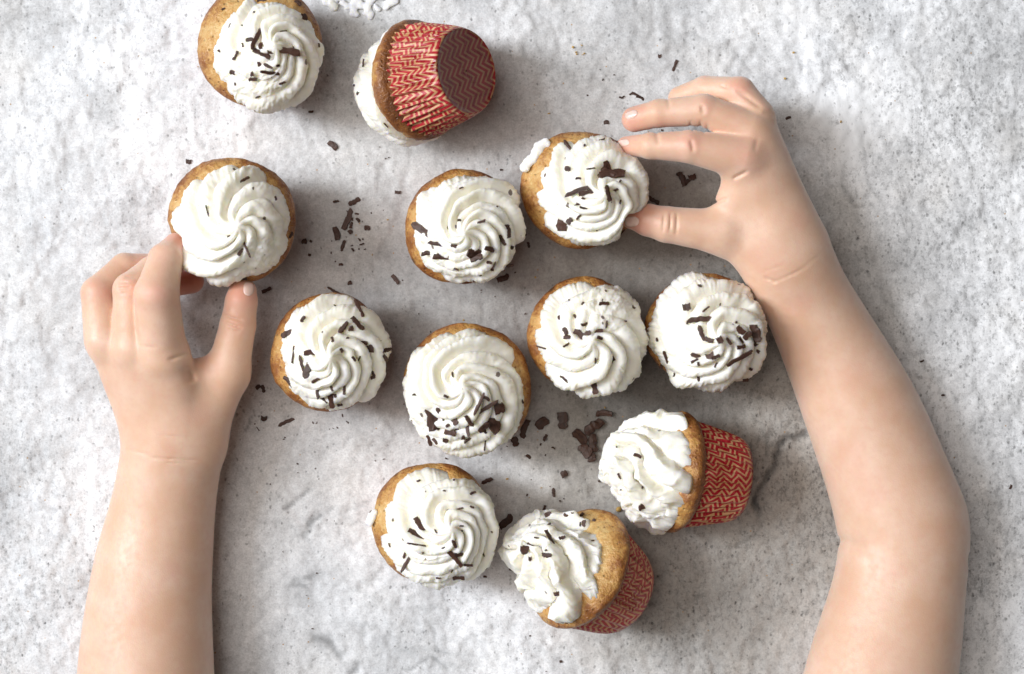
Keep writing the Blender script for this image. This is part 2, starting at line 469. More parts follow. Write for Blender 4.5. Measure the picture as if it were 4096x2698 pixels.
    q = np.stack([a, a + nx, a + nx + 1, a + 1], -1).reshape(-1, 4)
    me = mesh_np("table_top", V, q)
    at = me.color_attributes.new("tone", 'FLOAT_COLOR', 'POINT')
    cols = np.stack([tone, warm, spk, np.ones_like(tone)], -1).reshape(-1).astype(np.float32)
    at.data.foreach_set("color", cols)
    o = obj("table_top", me, M_TABLE)
    o['kind'] = 'structure'
    return o

build_table()

# ------------------------------------------------------------------ cupcake parts (local frame: base centre at origin, z up, in u)
BASE_R, RIM_R, WRAP_H, LIP_R = 168.0, 214.0, 222.0, 238.0

def make_wrapper_mesh(seed, twist=0.0, WRAP_H=WRAP_H):
    rng = np.random.RandomState(seed)
    NPL = 46; SUB = 10; nt = NPL * SUB
    th = np.arange(nt) / nt * 2 * PI
    edges = np.arange(NPL + 1) + np.concatenate([[0], rng.uniform(-0.34, 0.34, NPL - 1), [0]])
    ph = np.interp(np.arange(nt) / SUB, edges, np.arange(NPL + 1))
    tri = 1 - 2 * np.abs((ph % 1) - 0.5) * 2          # -1..1
    tri = np.sign(tri) * np.abs(tri) ** 0.8
    pl_amp = 0.55 + 0.75 * rng.rand(NPL)
    amp = pl_amp[(ph.astype(int)) % NPL]
    rings = []; rho = []
    for f in (0.02, 0.3, 0.6, 0.85, 0.95):
        rings.append((BASE_R * f * np.ones(nt), 5 * np.ones(nt) + (-3 if f > .8 else 0))); rho.append(BASE_R * f)
    NS = 26
    for k in range(NS + 1):
        t = k / NS
        z = WRAP_H * t
        r0 = BASE_R + (RIM_R - BASE_R) * t
        cr = 1 - np.exp(-t * 9)
        a = (2.5 + 7.0 * t ** 0.8) * cr
        r = r0 - 7 * math.exp(-t * 14) + a * tri * amp + 2.5 * np.sin(3 * th + seed) * t
        zz = z + (6.0 * (tri * 0.5 + 0.5) * rng.uniform(.5, 1) * (1 if k == NS else 0))
        rings.append((r, zz * np.ones(nt))); rho.append(BASE_R + math.hypot(WRAP_H, RIM_R - BASE_R) * t)
    V = []; UV = []
    for (r, z), p in zip(rings, rho):
        V.append(np.stack([r * np.cos(th), r * np.sin(th), z], -1))
        tp = th + twist
        UV.append(np.stack([p * np.cos(tp), p * np.sin(tp)], -1))
    V = np.concatenate(V) * S; UV = np.concatenate(UV)
    q = polar_quads(nt, len(rings), flip=True)
    me = mesh_np("wrapper", V, q)
    uvl = me.uv_layers.new(name="paper")
    li = np.empty(len(me.loops), np.int32); me.loops.foreach_get("vertex_index", li)
    uvl.data.foreach_set("uv", UV[li].astype(np.float32).ravel())
    return me

def make_cake_mesh(seed, R=LIP_R, dome=96.0):
    nt, rng = 168, np.random.RandomState(seed)
    th = np.arange(nt) / nt * 2 * PI
    prof = []                                        # (r, z, bake)
    for k in range(26):
        t = max(k / 25, 0.004)
        prof.append((R * 0.985 * t, 268 + dome * (1 - t ** 2.6) ** 0.8, 0.10 + 0.42 * t ** 4))
    for k in range(1, 15):
        a = k / 14
        prof.append((R * 0.985 + 9 * math.sin(a * PI * 0.8) - 24 * a ** 2.2, 268 - 52 * a, 0.52 + 0.32 * a))
    for z, r in ((205, RIM_R - 14), (120, RIM_R - 34), (40, BASE_R - 10)):
        prof.append((r - 6, z, 0.85))
    V = []; B = []
    ph = rng.rand(4) * 6.28
    lobe = 1 + 0.018 * np.sin(2 * th + ph[0]) + 0.013 * np.sin(3 * th + ph[1]) + 0.009 * np.sin(5 * th + ph[2])
    for r, z, bk in prof:
        x = r * lobe * np.cos(th); y = r * lobe * np.sin(th)
        w = 1.0 if z > 206 else 0.0
        nz = fbm(x / 60 + seed * 3.1, y / 60, np.full_like(x, z / 60), oct=3, seed=seed)
        n2 = fbm(x / 16 + seed, y / 16, np.full_like(x, z / 16), oct=2, seed=seed + 5)
        s = 1 + w * (0.016 * nz + 0.006 * n2)
        V.append(np.stack([x * s, y * s, z + w * (8 * nz + 3.0 * n2)], -1)); B.append(np.full(nt, bk) + 0.06 * nz)
    V = np.concatenate(V) * S
    me = mesh_np("cake", V, polar_quads(nt, len(prof)))
    at = me.attributes.new("bake", 'FLOAT', 'POINT')
    at.data.foreach_set("value", np.concatenate(B).astype(np.float32))
    return me

def cream_verts(seed, R=228.0, H=215.0, z0=300.0, n=8, swirl=3.5, off=(0, 0), apex=(0, 0), smear=None, amp=1.0, dents=(), rot=0.0, edge=1.0, ell=(1, 1, 0)):
    """piped rosette: ridges run out from the apex and sweep clockwise; a rope seam steps once round"""
    rng = np.random.RandomState(seed)
    nt, nr = 312, 104
    th = (np.arange(nt) / nt * 2 * PI)[None, :]
    tt = np.concatenate([np.linspace(0.006, 1.0, nr - 16), 1 + np.linspace(0, 1, 17)[1:] ** 1.2 * 0.42])[:, None]
    t = np.minimum(tt, 1.0)
    under = np.clip(tt - 1.0, 0, None) / 0.42
    TH = th + 0 * tt; T = t + 0 * th; UN = under + 0 * th
    cx, sx = np.cos(TH), np.sin(TH)
    warp = 0.55 * vnoise(cx * 1.4 + 7 * seed, sx * 1.4, T * 2.2, seed) + 0.25 * vnoise(cx * 3 + seed, sx * 3, T * 4, seed + 2)
    sw = swirl * T ** 1.25 * (1 + 0.12 * np.sin(TH + seed))
    ang = TH + sw + 0.36 * warp + rot
    psi = n * ang / (2 * PI)
    idx = np.floor(psi).astype(int) % n
    ra = rng.uniform(0.55, 1.4, n); rs = rng.uniform(-0.16, 0.16, n + 1); rs[n] = rs[0]
    x = psi - np.floor(psi)
    # uneven ridge widths, crest leaning over the next groove
    x = np.clip(x, 0, 1) ** (0.78 + 0.25 * ra[idx])
    prof = 1 - np.abs(2 * x - 1) ** 2.6
    groove = prof ** 0.9
    A = ra[idx] * groove
    # soften at ridge index change: both ends are at zero so it is continuous
    ampT = sstep(0.04, 0.36, T) * (1 - 0.25 * sstep(0.85, 1.0, T))
    mask = np.ones_like(T)
    smooth_n = np.zeros_like(T)
    if smear is not None:
        sa, sw_, ss = smear
        da = np.abs((TH - sa + PI) % (2 * PI) - PI)
        mk = (1 - sstep(sw_ * 0.6, sw_ * 1.3, da + 0.5 * warp)) * sstep(0.15, 0.5, T)
        mask = 1 - ss * mk
        smooth_n = mk
    disp = amp * R * 0.17 * (A - 0.55) * ampT * mask
    # rope seam
    seam = ((TH + 0.9 * sw + rot * 0.7 + 0.3 * warp) / (2 * PI)) % 1.0
    disp += R * 0.085 * (seam ** 0.7 - 0.6) * sstep(0.2, 0.6, T) * (1 - sstep(0.94, 1.0, seam))
    # outline
    hh = (1 - T ** 2.3) ** 0.62
    rho = R * T * (1 + 0.045 * vnoise(cx * 1.3 + seed, sx * 1.3, None, seed + 9) + 0.03 * vnoise(cx * 4 + seed, sx * 4, None, seed + 19))
    for da_, dw_, dd_ in dents:
        dq = np.abs((TH - da_ + PI) % (2 * PI) - PI)
        rho = rho * (1 - dd_ * np.exp(-(dq / dw_) ** 2) * T ** 3)
    z = H * hh + 0.20 * H * np.exp(-(T / 0.17) ** 2)
    rho = np.where(UN > 0, rho * (1 - 0.30 * UN ** 1.3), rho)
    z = z - UN * 46
    # approximate profile normal
    nrm_r = np.clip(T ** 1.6, 0, 1); nrm_z = np.sqrt(1 - nrm_r ** 2 * 0.96)
    fadeU = 1 - 0.75 * UN
    fine = fbm(cx * T * 9 + seed, sx * T * 9, z / R * 6, oct=3, seed=seed + 3)
    ser = vnoise(TH * 24 + 0.0, T * 9, None, seed + 4) * sstep(0.35, 0.95, T) * prof * edge
    ser += 0.8 * vnoise(TH * 52, T * 5, None, seed + 14) * sstep(0.75, 1.0, T) * edge * 0.7
    disp = disp + R * (0.010 + 0.024 * smooth_n) * fine + R * 0.035 * (1 - sstep(0.1, 0.5, T)) * fbm(cx * T * 5 + seed, sx * T * 5, oct=2, seed=seed + 40)
    rho2 = rho + disp * nrm_r * fadeU + R * 0.013 * ser * fadeU
    z2 = z + disp * nrm_z * fadeU + R * 0.008 * ser * fadeU
    # lean of the crests outwards: slight overhang
    rho2 += amp * R * 0.03 * (A - 0.5) * ampT * mask
    X = rho2 * cx; Y = rho2 * sx
    ex, ey, ea = ell
    if ex != 1 or ey != 1:
        c, s = math.cos(ea), math.sin(ea)
        u = (X * c + Y * s) * ex; v = (-X * s + Y * c) * ey
        X = u * c - v * s; Y = u * s + v * c
    k = 1 - T ** 1.5
    X = X + off[0] + apex[0] * k; Y = Y + off[1] + apex[1] * k
    return np.stack([X, Y, z2 + z0], -1).reshape(-1, 3), polar_quads(nt, len(tt))

# chocolate pieces: unit meshes about 1 long, 1 wide, 1 thick, scaled by the object
def chip_mesh(seed, kind):
    rng = np.random.RandomState(seed)
    n = 9 if kind != 'chunk' else 6
    xs = np.linspace(-0.5, 0.5, n)
    bend = rng.uniform(-0.5, 0.5) if kind == 'curl' else rng.uniform(-.12, .12)
    side = rng.uniform(-0.22, 0.22)
    V = []
    for k, x in enumerate(xs):
        e = 1.0
        if k in (0, n - 1): e = rng.uniform(0.45, 1.0) if kind != 'chunk' else rng.uniform(0.6, 1.0)
        w1 = 0.5 * e * rng.uniform(0.68, 1.12); w2 = 0.5 * e * rng.uniform(0.68, 1.12)
        th = 0.5 * rng.uniform(0.7, 1.0)
        cy = side * (4 * x * x - 0.5) ; cz = bend * (0.25 - x * x) * 4
        jx = rng.uniform(-.04, .04)
        rid = rng.uniform(-0.35, 0.35)
        V += [(x + jx, cy - w1, cz - th), (x - jx, cy + w2, cz - th * .8), (x - jx, cy + w2 * .9, cz + th * rng.uniform(.5, 1)),
              (x, cy + rid * w1, cz + th * 1.15), (x + jx, cy - w1 * .9, cz + th * rng.uniform(.5, 1))]
    q = []
    for k in range(n - 1):
        for j in range(5):
            a = k * 5 + j; b = k * 5 + (j + 1) % 5
            q.append((a, b, b + 5, a + 5))
    l = (n - 1) * 5
    q.append((3, 2, 1, 0)); q.append((l, l + 1, l + 2, l + 3))
    me = mesh_np("chocolate_shaving", np.array(V), np.array(q), smooth=False, tris=[(4, 3, 0), (l + 4, l, l + 3)])
    me.materials.append(M_CHOC)
    return me

CHIPS = {k: [chip_mesh(100 + 13 * i + 7 * j, k) for i in range(6)] for j, k in enumerate(('flat', 'curl', 'chunk'))}
RNG = random.Random(5)

def chip_obj(center, dirv, nrm, L, W, T, kind=None, parent=None, name="chocolate_shaving"):
    """center: world, u"""
    n = Vector(nrm).normalized()
    x = Vector(dirv); x = (x - n * x.dot(n)).normalized()
    y = n.cross(x)
    kind = kind or ('chunk' if L < 2.0 * W else RNG.choice(('flat', 'curl')))
    me = RNG.choice(CHIPS[kind])
    o = bpy.data.objects.new(name, me)
    COL.objects.link(o)
    M = Matrix((x, y, n)).transposed().to_4x4()
    M.translation = Vector(center) * S
    M = M @ Matrix.Diagonal((L * S, W * S, T * S, 1))
    if parent is not None:
        o.parent = parent
        o.matrix_parent_inverse = Matrix.Identity(4)
        o.matrix_basis = parent.matrix_basis.inverted() @ M
    else:
        o.matrix_basis = M
    return o

def frame_from_axis(a, spin=0.0):
    z = Vector(a).normalized()
    x = Vector((1, 0, 0)) if abs(z.x) < 0.9 else Vector((0, 1, 0))
    x = (x - z * x.dot(z)).normalized(); y = z.cross(x)
    R = Matrix((x, y, z)).transposed()
    return R @ Matrix.Rotation(spin, 3, 'Z')

def rough(seed, a1, a2):
    """tear and slump of soft cream that has been knocked about"""
    def f(V):
        x, y, z = V.T
        w = sstep(285, 330, z)
        out = V.copy()
        for c in range(3):
            out[:, c] += w * (a1 * fbm(x / 105 + 5 * c, y / 105, z / 105, oct=2, seed=seed + c) + a2 * fbm(x / 36 + 3 * c, y / 36, z / 36, oct=3, seed=seed + 30 + c))
        return out
    return f

def lay_on_table(V):
    """soft cream pressed on the table: flatten what would sink in and push it outwards"""
    z = V[:, 2]
    low = z < 10
    if low.any():
        dep = (10 - z[low])
        c = V[:, :2].mean(0)
        dirv = V[low, :2] - c
        dirv /= (np.linalg.norm(dirv, axis=1, keepdims=True) + 1e-6)
        V[low, :2] += dirv * (dep * 0.45)[:, None]
        V[low, 2] = 10 - 8 * (1 - np.exp(-dep / 30))
    return V

def cupcake(label, seed, base, axis=(0, 0, 1), spin=0.0, cake_r=LIP_R, cream=None, chips=(), zoom=None, extra=None, group='frosted cupcakes on the table', twist=0.0, dome=96.0, wrap_h=WRAP_H):
    root = bpy.data.objects.new("cupcake", None)
    root.empty_display_size = 0.01
    COL.objects.link(root)
    tag(root, label, 'cupcake', group)
    R = frame_from_axis(axis, spin)
    M = R.to_4x4(); M.translation = Vector(base) * S
    root.matrix_basis = M
    k = cake_r / LIP_R
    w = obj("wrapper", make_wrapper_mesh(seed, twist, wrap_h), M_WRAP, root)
    w.scale = (k, k, 1)
    c = obj("cake", make_cake_mesh(seed, LIP_R, dome), M_CAKE, root)
    c.scale = (k, k, 1)
    Rn = np.array(R); b = np.array(base, float)
    V, q = cream_verts(seed, **(cream or {}))
    V = (extra or rough(seed, 8, 1.2))(V)
    W = lay_on_table(V @ Rn.T + b)
    V = (W - b) @ Rn
    me = mesh_np("cream", V * S, q)
    obj("cream", me, M_CREAM, root)
    # shavings: look up where each one lies on the cream or cake
    cme = c.data
    cv = np.empty(len(cme.vertices) * 3, np.float32); cme.vertices.foreach_get("co", cv)
    cv = cv.reshape(-1, 3) / S * np.array([k, k, 1]); cv = cv @ Rn.T + b
    cq = polar_quads(168, len(cv) // 168)
    allV = np.concatenate([W, cv]); allQ = np.concatenate([q, cq + len(W)])
    tree = BVHTree.FromPolygons([tuple(v) for v in allV.tolist()], [tuple(x) for x in allQ.tolist()])
    eye = Vector((0, 0, D))
    (ox, oy), zs = zoom if zoom else ((0, 0), 1)
    for (x1, y1, x2, y2, wd) in chips:
        p1 = (ox + x1 / zs, oy + y1 / zs); p2 = (ox + x2 / zs, oy + y2 / zs); wd = wd / zs
        mx, my = (p1[0] + p2[0]) / 2, (p1[1] + p2[1]) / 2
        tgt = Vector(P(mx, my, 0))
        hit = tree.ray_cast(eye, (tgt - eye).normalized())
        if hit[0] is None: continue
        pos, nrm = hit[0], hit[1]
        if nrm.z < 0: nrm = -nrm
        f = (D - pos.z) / D
        d = Vector(((p2[0] - p1[0]), -(p2[1] - p1[1]), 0))
        L = max(d.length * f, wd * f * 0.7); wd = max(wd * f, 5)
        nn = (nrm * 0.75 + Vector((RNG.uniform(-.25, .25), RNG.uniform(-.25, .25), 0.7))).normalized()
        T = min(max(5.0, 0.28 * wd), 12) + RNG.uniform(0, 2)
        dz = d - nn * d.dot(nn) if d.length > 0 else Vector((1, 0, 0))
        chip_obj(pos + nrm * (T * 0.25 + 1.0), dz if dz.length > 0.1 else Vector((1, 0.2, 0)), nn, L * 1.08, wd * (1.18 + 0.2 * min(1, wd / 16)), T * 1.15, parent=root)
    return root

def upright(label, seed, cake_c, cake_r, cream_c, cream_r, apex_px, zoom, chips, lift=0.0, **kw):
    zl = 285 + lift
    base = P(cake_c[0], cake_c[1], zl); base[2] = lift
    f = (D - zl) / D
    cc = P(cream_c[0], cream_c[1], 340 + lift); ap = P(apex_px[0], apex_px[1], 540 + lift)
    cream = dict(R=cream_r * (D - 340 - lift) / D * 0.955, off=(cc[0] - base[0], cc[1] - base[1]), apex=(ap[0] - cc[0], ap[1] - cc[1]), z0=300)
    cream.update(kw)
    return cupcake(label, seed, base, cake_r=cake_r * f * 0.985, cream=cream, chips=chips, zoom=zoom)

Z1 = ((760, 0), 3.137); Z2 = ((640, 590), 2.613); Z3 = ((1590, 640), 2.904); Z4 = ((2050, 480), 2.613)
Z5 = ((1050, 1150), 2.0696); Z7 = ((2000, 1000), 2.0696); Z9 = ((1450, 1820), 2.613)
Z10 = ((1380, 60), 3.015); Z11 = ((2000, 1550), 1.568); Z12 = ((1950, 1950), 2.413)

upright("upright cupcake cut off by the top edge, cream scattered with large chocolate pieces", 11, (1033, 183), 250, (1064, 224), 229, (1100, 190), Z1,
        [(880,380,765,625,45),(705,500,800,500,45),(890,540,890,630,50),(790,640,1010,700,60),(980,625,1360,660,70),(600,650,545,755,30),(355,630,390,650,30),(655,545,672,595,14),
         (505,905,575,910,48),(870,775,870,840,40),(930,805,1030,860,35),(890,880,1110,940,35),(740,1000,840,990,40),(760,930,800,930,50),(1115,1055,1195,1030,25),(825,1235,890,1190,18),
         (1075,822,1120,822,28),(570,1040,570,1075,20),(1365,220,1465,215,65),(1320,10,1385,75,45),(845,15,940,5,30),(1610,545,1618,595,18),(400,130,440,105,22),(640,320,660,322,18),
         (790,160,815,160,20),(1130,385,1210,400,25)], smear=(-2.1, 1.0, 0.85), rot=0.4)
upright("cupcake held by the hand at lower left, its cream nearly free of shavings", 23, (927, 880), 259, (924, 908), 243, (950, 905), Z2,
        [(710,950,745,900,35),(820,1130,870,1060,35),(840,930,950,1140,18),(850,1365,905,1370,35),(820,360,930,315,25),(1345,945,1385,890,25),
         (1200,515,1215,555,20),(480,610,520,760,14)], lift=60, smear=(-0.9, 0.8, 0.85), rot=1.2, n=8, swirl=2.3, amp=1.1, dents=((-2.90, 0.22, 0.10), (-1.30, 0.16, 0.10)))
upright("cupcake with a long dark chocolate bar shard at the left of its cream", 37, (1845, 907), 232, (1868, 912), 222, (1862, 936), Z3,
        [(170,740,395,890,65),(360,960,625,1020,38),(630,985,690,1020,45),(280,1105,415,1065,40),(415,1140,600,1110,55),(810,1060,990,1110,95),(850,1150,990,1130,60),(1010,1010,1120,1060,50),
         (1035,1190,1095,1195,30),(1205,1205,1340,1245,28),(1085,1275,1120,1275,30),(655,1260,710,1275,22),(945,1342,980,1342,20),(570,800,595,780,25),(700,700,740,705,25),(930,735,1020,705,25),
         (1260,760,1300,900,50),(1200,870,1245,990,40),(1310,1010,1345,1020,35),(880,1400,910,1420,20),(715,335,760,320,12),(1145,545,1165,545,12),(1130,1180,1100,1255,18)],
        smear=(-2.3, 0.9, 0.7), rot=2.2, n=8, swirl=4.0)
c_grip = upright("cupcake gripped between the index finger and thumb of the hand at right", 41, (2328, 755), 243, (2372, 760), 230, (2417, 786), Z4,
        [(545,215,615,335,32),(905,222,965,202,16),(740,272,760,268,22),(550,505,615,515,45),(775,518,862,505,10),(660,615,715,612,22),(560,790,850,690,38),(700,775,855,745,40),(725,820,760,812,25),
         (645,912,715,868,14),(705,918,778,942,18),(668,1045,715,995,20),(520,1035,520,1165,85),(572,1080,625,1040,45),(955,430,1015,560,66),(915,575,1165,560,78),(940,500,1060,600,40),(890,570,930,620,20),
         (985,690,1010,850,40),(1050,745,1100,712,25),(1120,645,1138,625,12),(1118,880,1128,840,10),(875,1160,890,1160,12),(1100,1200,1175,1160,14)], rot=3.0, n=8, swirl=3.4, dents=((-0.70, 0.30, 0.42), (0.93, 0.2, 0.12)))
upright("cupcake with many loose shavings, right of the left hand's thumb", 53, (1310, 1412), 238, (1335, 1420), 228, (1320, 1435), Z5,
        [(775,110,825,245,28),(740,255,835,350,34),(635,375,705,285,34),(160,405,255,365,38),(345,545,443,540,40),(310,570,345,700,22),(345,745,400,620,50),(175,745,268,815,30),(320,290,345,240,26),
         (250,625,262,490,14),(435,790,475,920,24),(410,790,470,750,22),(470,900,540,955,20),(568,880,570,1000,36),(567,818,585,860,18),(678,812,678,888,18),(600,885,608,912,22),(625,980,665,962,18),
         (572,415,588,455,18),(712,340,752,345,36),(815,458,870,455,30),(850,510,920,510,55),(990,525,1070,512,28),(955,545,1045,600,30),(740,575,770,610,20),(795,605,812,565,12),(640,510,665,535,24),
         (905,690,925,740,20),(895,750,930,740,25),(590,145,608,165,10),(690,422,715,420,14)], smear=(-2.9, 0.9, 0.85), rot=0.9, n=8, swirl=3.0)
upright("largest cupcake in the middle, thick chunks of chocolate low on its cream", 67, (1872, 1552), 261, (1855, 1582), 252, (1847, 1560), Z5,
        [(1385,985,1420,1165,75),(1380,1160,1480,1160,50),(1440,1030,1465,1010,40),(1750,1050,1835,880,24),(1760,1050,1945,945,26),(1920,1010,2000,1000,70),(1830,900,1880,935,25),(1860,1090,1950,1190,80),
         (1800,1200,1860,1110,45),(1830,1160,1850,1210,20),(1685,1060,1740,1150,28),(1690,1100,1705,1230,24),(1575,1080,1610,1140,40),(1510,1190,1600,1215,45),(1375,1220,1390,1310,28),
         (1415,1250,1450,1295,25),(1495,1260,1540,1265,36),(1670,1285,1720,1245,20),(1650,1240,1680,1240,36),(1840,1350,1852,1245,10),(1240,892,1278,890,14),(1500,895,1535,915,18),
         (1520,1150,1550,1135,24),(1590,1175,1625,1172,14),(2140,930,2158,958,12),(1575,700,1580,745,14),(1490,1080,1505,1110,18)], smear=(-1.9, 0.7, 0.6), rot=1.7, n=8, swirl=3.9)
upright("cupcake with a small clump of shavings at the centre of its cream", 71, (2343, 1337), 234, (2365, 1350), 229, (2362, 1367), Z7,
        [(875,945,990,870,38),(780,1060,790,1190,40),(620,670,720,740,45),(525,650,565,700,32),(530,720,590,725,30),(705,690,755,700,36),(770,680,850,680,32),(800,715,845,740,22),(520,812,575,770,16),
         (300,800,435,832,12),(668,625,718,612,22),(610,540,645,568,18),(490,545,496,580,20),(675,455,688,430,16),(875,650,885,590,14),(1025,592,1048,590,12),(820,460,900,440,25),(500,1045,570,1100,18),
         (785,890,790,940,14),(570,420,578,420,14),(1090,470,1115,490,20),(870,345,880,340,16)], rot=4.0, n=7, edge=1.3, smear=(1.0, 0.6, 0.7), swirl=2.6)
upright("cupcake under the right hand's wrist, its cream peaked at the top edge", 83, (2820, 1320), 235, (2828, 1330), 238, (2880, 1365), Z7,
        [(1560,585,1750,570,36),(1650,630,1690,750,32),(1700,740,1770,755,32),(1800,760,1840,735,45),(1855,720,1910,785,20),(1875,945,2080,855,30),(2090,620,2135,760,55),(2110,770,2125,790,30),
         (1960,640,2020,690,40),(2020,740,2070,680,38),(1960,810,2030,800,26),(1990,720,2010,770,20),(1590,860,1660,910,34),(1585,935,1640,910,18),(1710,890,1770,870,42),(1750,900,1815,875,24),
         (1365,830,1380,940,22),(1325,960,1355,965,36),(1440,1050,1450,1022,14),(1640,1040,1650,1090,20),(1515,480,1575,465,45),(1675,515,1730,470,14),(2010,1075,2055,1070,32),(2065,980,2090,990,20),
         (2130,850,2145,830,28),(1635,300,1670,300,22),(1545,620,1555,590,14),(1640,930,1650,960,18),(2055,850,2085,830,24),(2105,390,2115,410,24),(1880,215,1895,215,18),(1780,975,1800,935,12),
         (1950,590,1960,600,18),(1300,730,1308,760,18)], smear=(3.0, 0.8, 0.8), rot=5.0, n=7, edge=1.3, swirl=3.3)
c_low = upright("lowest upright cupcake, flat slivers on the left of its tall swirl", 97, (1725, 2095), 245, (1760, 2132), 233, (1800, 2120), Z9,
        [(555,660,640,790,48),(480,800,660,870,50),(470,930,655,950,16),(412,1222,520,1020,30),(430,1085,445,1025,24),(855,955,1030,1170,42),(955,1030,1040,1052,36),(935,885,975,970,28),(945,1285,1060,1285,34),
         (1060,1150,1150,1150,22),(755,780,780,820,12),(1015,740,1055,740,10),(1020,800,1050,780,24),(975,575,1050,545,14),(1120,540,1160,555,18),(565,280,605,268,16),(1115,410,1180,390,22),
         (955,260,960,275,20),(275,925,292,970,14),(1260,1020,1275,1060,14),(925,1230,945,1205,14),(1345,800,1360,815,10),(770,1285,820,1290,16),(840,375,870,380,12),(620,1025,640,1020,12)],
        rot=0.2, n=7, smear=(-1.8, 0.8, 0.6), swirl=4.2)

# turned over on its cream, base towards the camera
cupcake("overturned cupcake showing the zigzag base of its red paper case", 103, P(1868, 284, 392), axis=(-0.745, -0.065, -0.665), spin=0.3,
        cream=dict(R=230, H=180, z0=290, off=(0, 0), n=8, rot=1.0, amp=0.7), chips=[(105,850,120,855,25),(150,950,165,955,35),(465,1305,515,1355,12),(225,540,215,700,18)], zoom=Z10, twist=1.0)
# lying on its side
c_side = cupcake("cupcake lying on its side, red pleated case towards the right arm", 109, P(2948, 1918, 180), axis=(-0.955, 0.125, 0.27), spin=0.9,
        cream=dict(R=216, H=244, z0=282, n=8, rot=2.0, amp=1.5, swirl=2.6, smear=(2.2, 1.1, 0.8)), extra=rough(5, 24, 10), chips=[(840,420,885,440,20),(740,540,755,575,12),(870,760,905,745,30),(885,640,895,625,8),(755,640,760,645,10),(730,375,735,380,10)],
        zoom=Z11, twist=1.3, cake_r=232, wrap_h=246)
# tipped over, resting on its smashed cream
c_tip = cupcake("tipped cupcake at the bottom with smashed cream and bare cake showing", 127, P(2484, 2372, 150), axis=(-0.68, 0.45, 0.575), spin=0.2,
        cream=dict(R=210, H=236, z0=288, n=7, rot=2.6, amp=1.5, off=(-34, 12), ell=(0.90, 1.10, 0.4), edge=1.6, swirl=2.4), extra=rough(8, 30, 10),
        chips=[(570,420,655,610,32),(690,495,750,480,25),(670,230,775,170,55),(560,280,620,250,45),(910,200,1025,210,18),(930,160,960,205,14),(740,265,780,285,26),(905,290,925,250,28),(925,380,935,320,32),
               (895,380,895,340,12),(1015,315,1045,325,26),(530,650,620,665,36),(555,610,580,608,16),(395,690,425,690,36),(320,590,400,600,85),(380,560,440,550,30),(255,975,300,985,24),
               (650,1040,710,1010,34),(580,370,608,350,8),(810,250,835,252,8),(835,170,845,185,18),(450,485,495,492,8),(1000,520,1030,515,12)], zoom=Z12, twist=2.2, cake_r=248, wrap_h=240)

# ------------------------------------------------------------------ the child's arms: one skin per arm from a distance field
class Field:
    def __init__(s, lo, hi, step):
        s.step = step
        s.lo = np.array(lo, np.float32)
        n = np.ceil((np.array(hi) - np.array(lo)) / step).astype(int) + 1
        s.n = n
        s.ax = [s.lo[k] + step * np.arange(n[k], dtype=np.float32) for k in range(3)]
    def new(s): return np.full(s.n, 400.0, np.float32)
    def box(s, lo, hi):
        i0 = np.clip(np.floor((np.array(lo) - s.lo) / s.step).astype(int), 0, s.n - 1)
        i1 = np.clip(np.ceil((np.array(hi) - s.lo) / s.step).astype(int) + 1, 1, s.n)
        return tuple(slice(a, max(b, a + 1)) for a, b in zip(i0, i1))
    def cone(s, d, a, b, ra, rb, k=20.0, zs=1.0):
        a = np.array(a, np.float32); b = np.array(b, np.float32)
        m = max(ra, rb) + 70
        sl = s.box(np.minimum(a, b) - m, np.maximum(a, b) + m)
        X = s.ax[0][sl[0]][:, None, None] - a[0]; Y = s.ax[1][sl[1]][None, :, None] - a[1]
        Z = (s.ax[2][sl[2]][None, None, :] - a[2]) / zs
        v = b - a; v[2] /= zs
        t = np.clip((X * v[0] + Y * v[1] + Z * v[2]) / (float(v @ v) + 1e-6), 0, 1)
        dd = np.sqrt((X - t * v[0]) ** 2 + (Y - t * v[1]) ** 2 + (Z - t * v[2]) ** 2) - (ra + (rb - ra) * t)
        d[sl] = smin(d[sl], dd, k)
    def dent(s, d, a, b, w, depth, zmin):
        a = np.array(a, np.float32); b = np.array(b, np.float32)
        w = w * 0.62; m = w * 3
        lo = [min(a[0], b[0]) - m, min(a[1], b[1]) - m, zmin]; hi = [max(a[0], b[0]) + m, max(a[1], b[1]) + m, s.ax[2][-1]]
        sl = s.box(lo, hi)
        X = s.ax[0][sl[0]][:, None] - a[0]; Y = s.ax[1][sl[1]][None, :] - a[1]
        v = b - a
        t = np.clip((X * v[0] + Y * v[1]) / (float(v[0] ** 2 + v[1] ** 2) + 1e-6), 0, 1)
        q = np.sqrt((X - t * v[0]) ** 2 + (Y - t * v[1]) ** 2)
        tap = 1 - np.abs(2 * t - 1) ** 3
        d[sl] += (0.85 * depth * np.exp(-(q / w) ** 2) * tap)[:, :, None]

def smin(a, b, k):
    h = np.maximum(k - np.abs(a - b), 0) / k
    return np.minimum(a, b) - h * h * k * 0.25

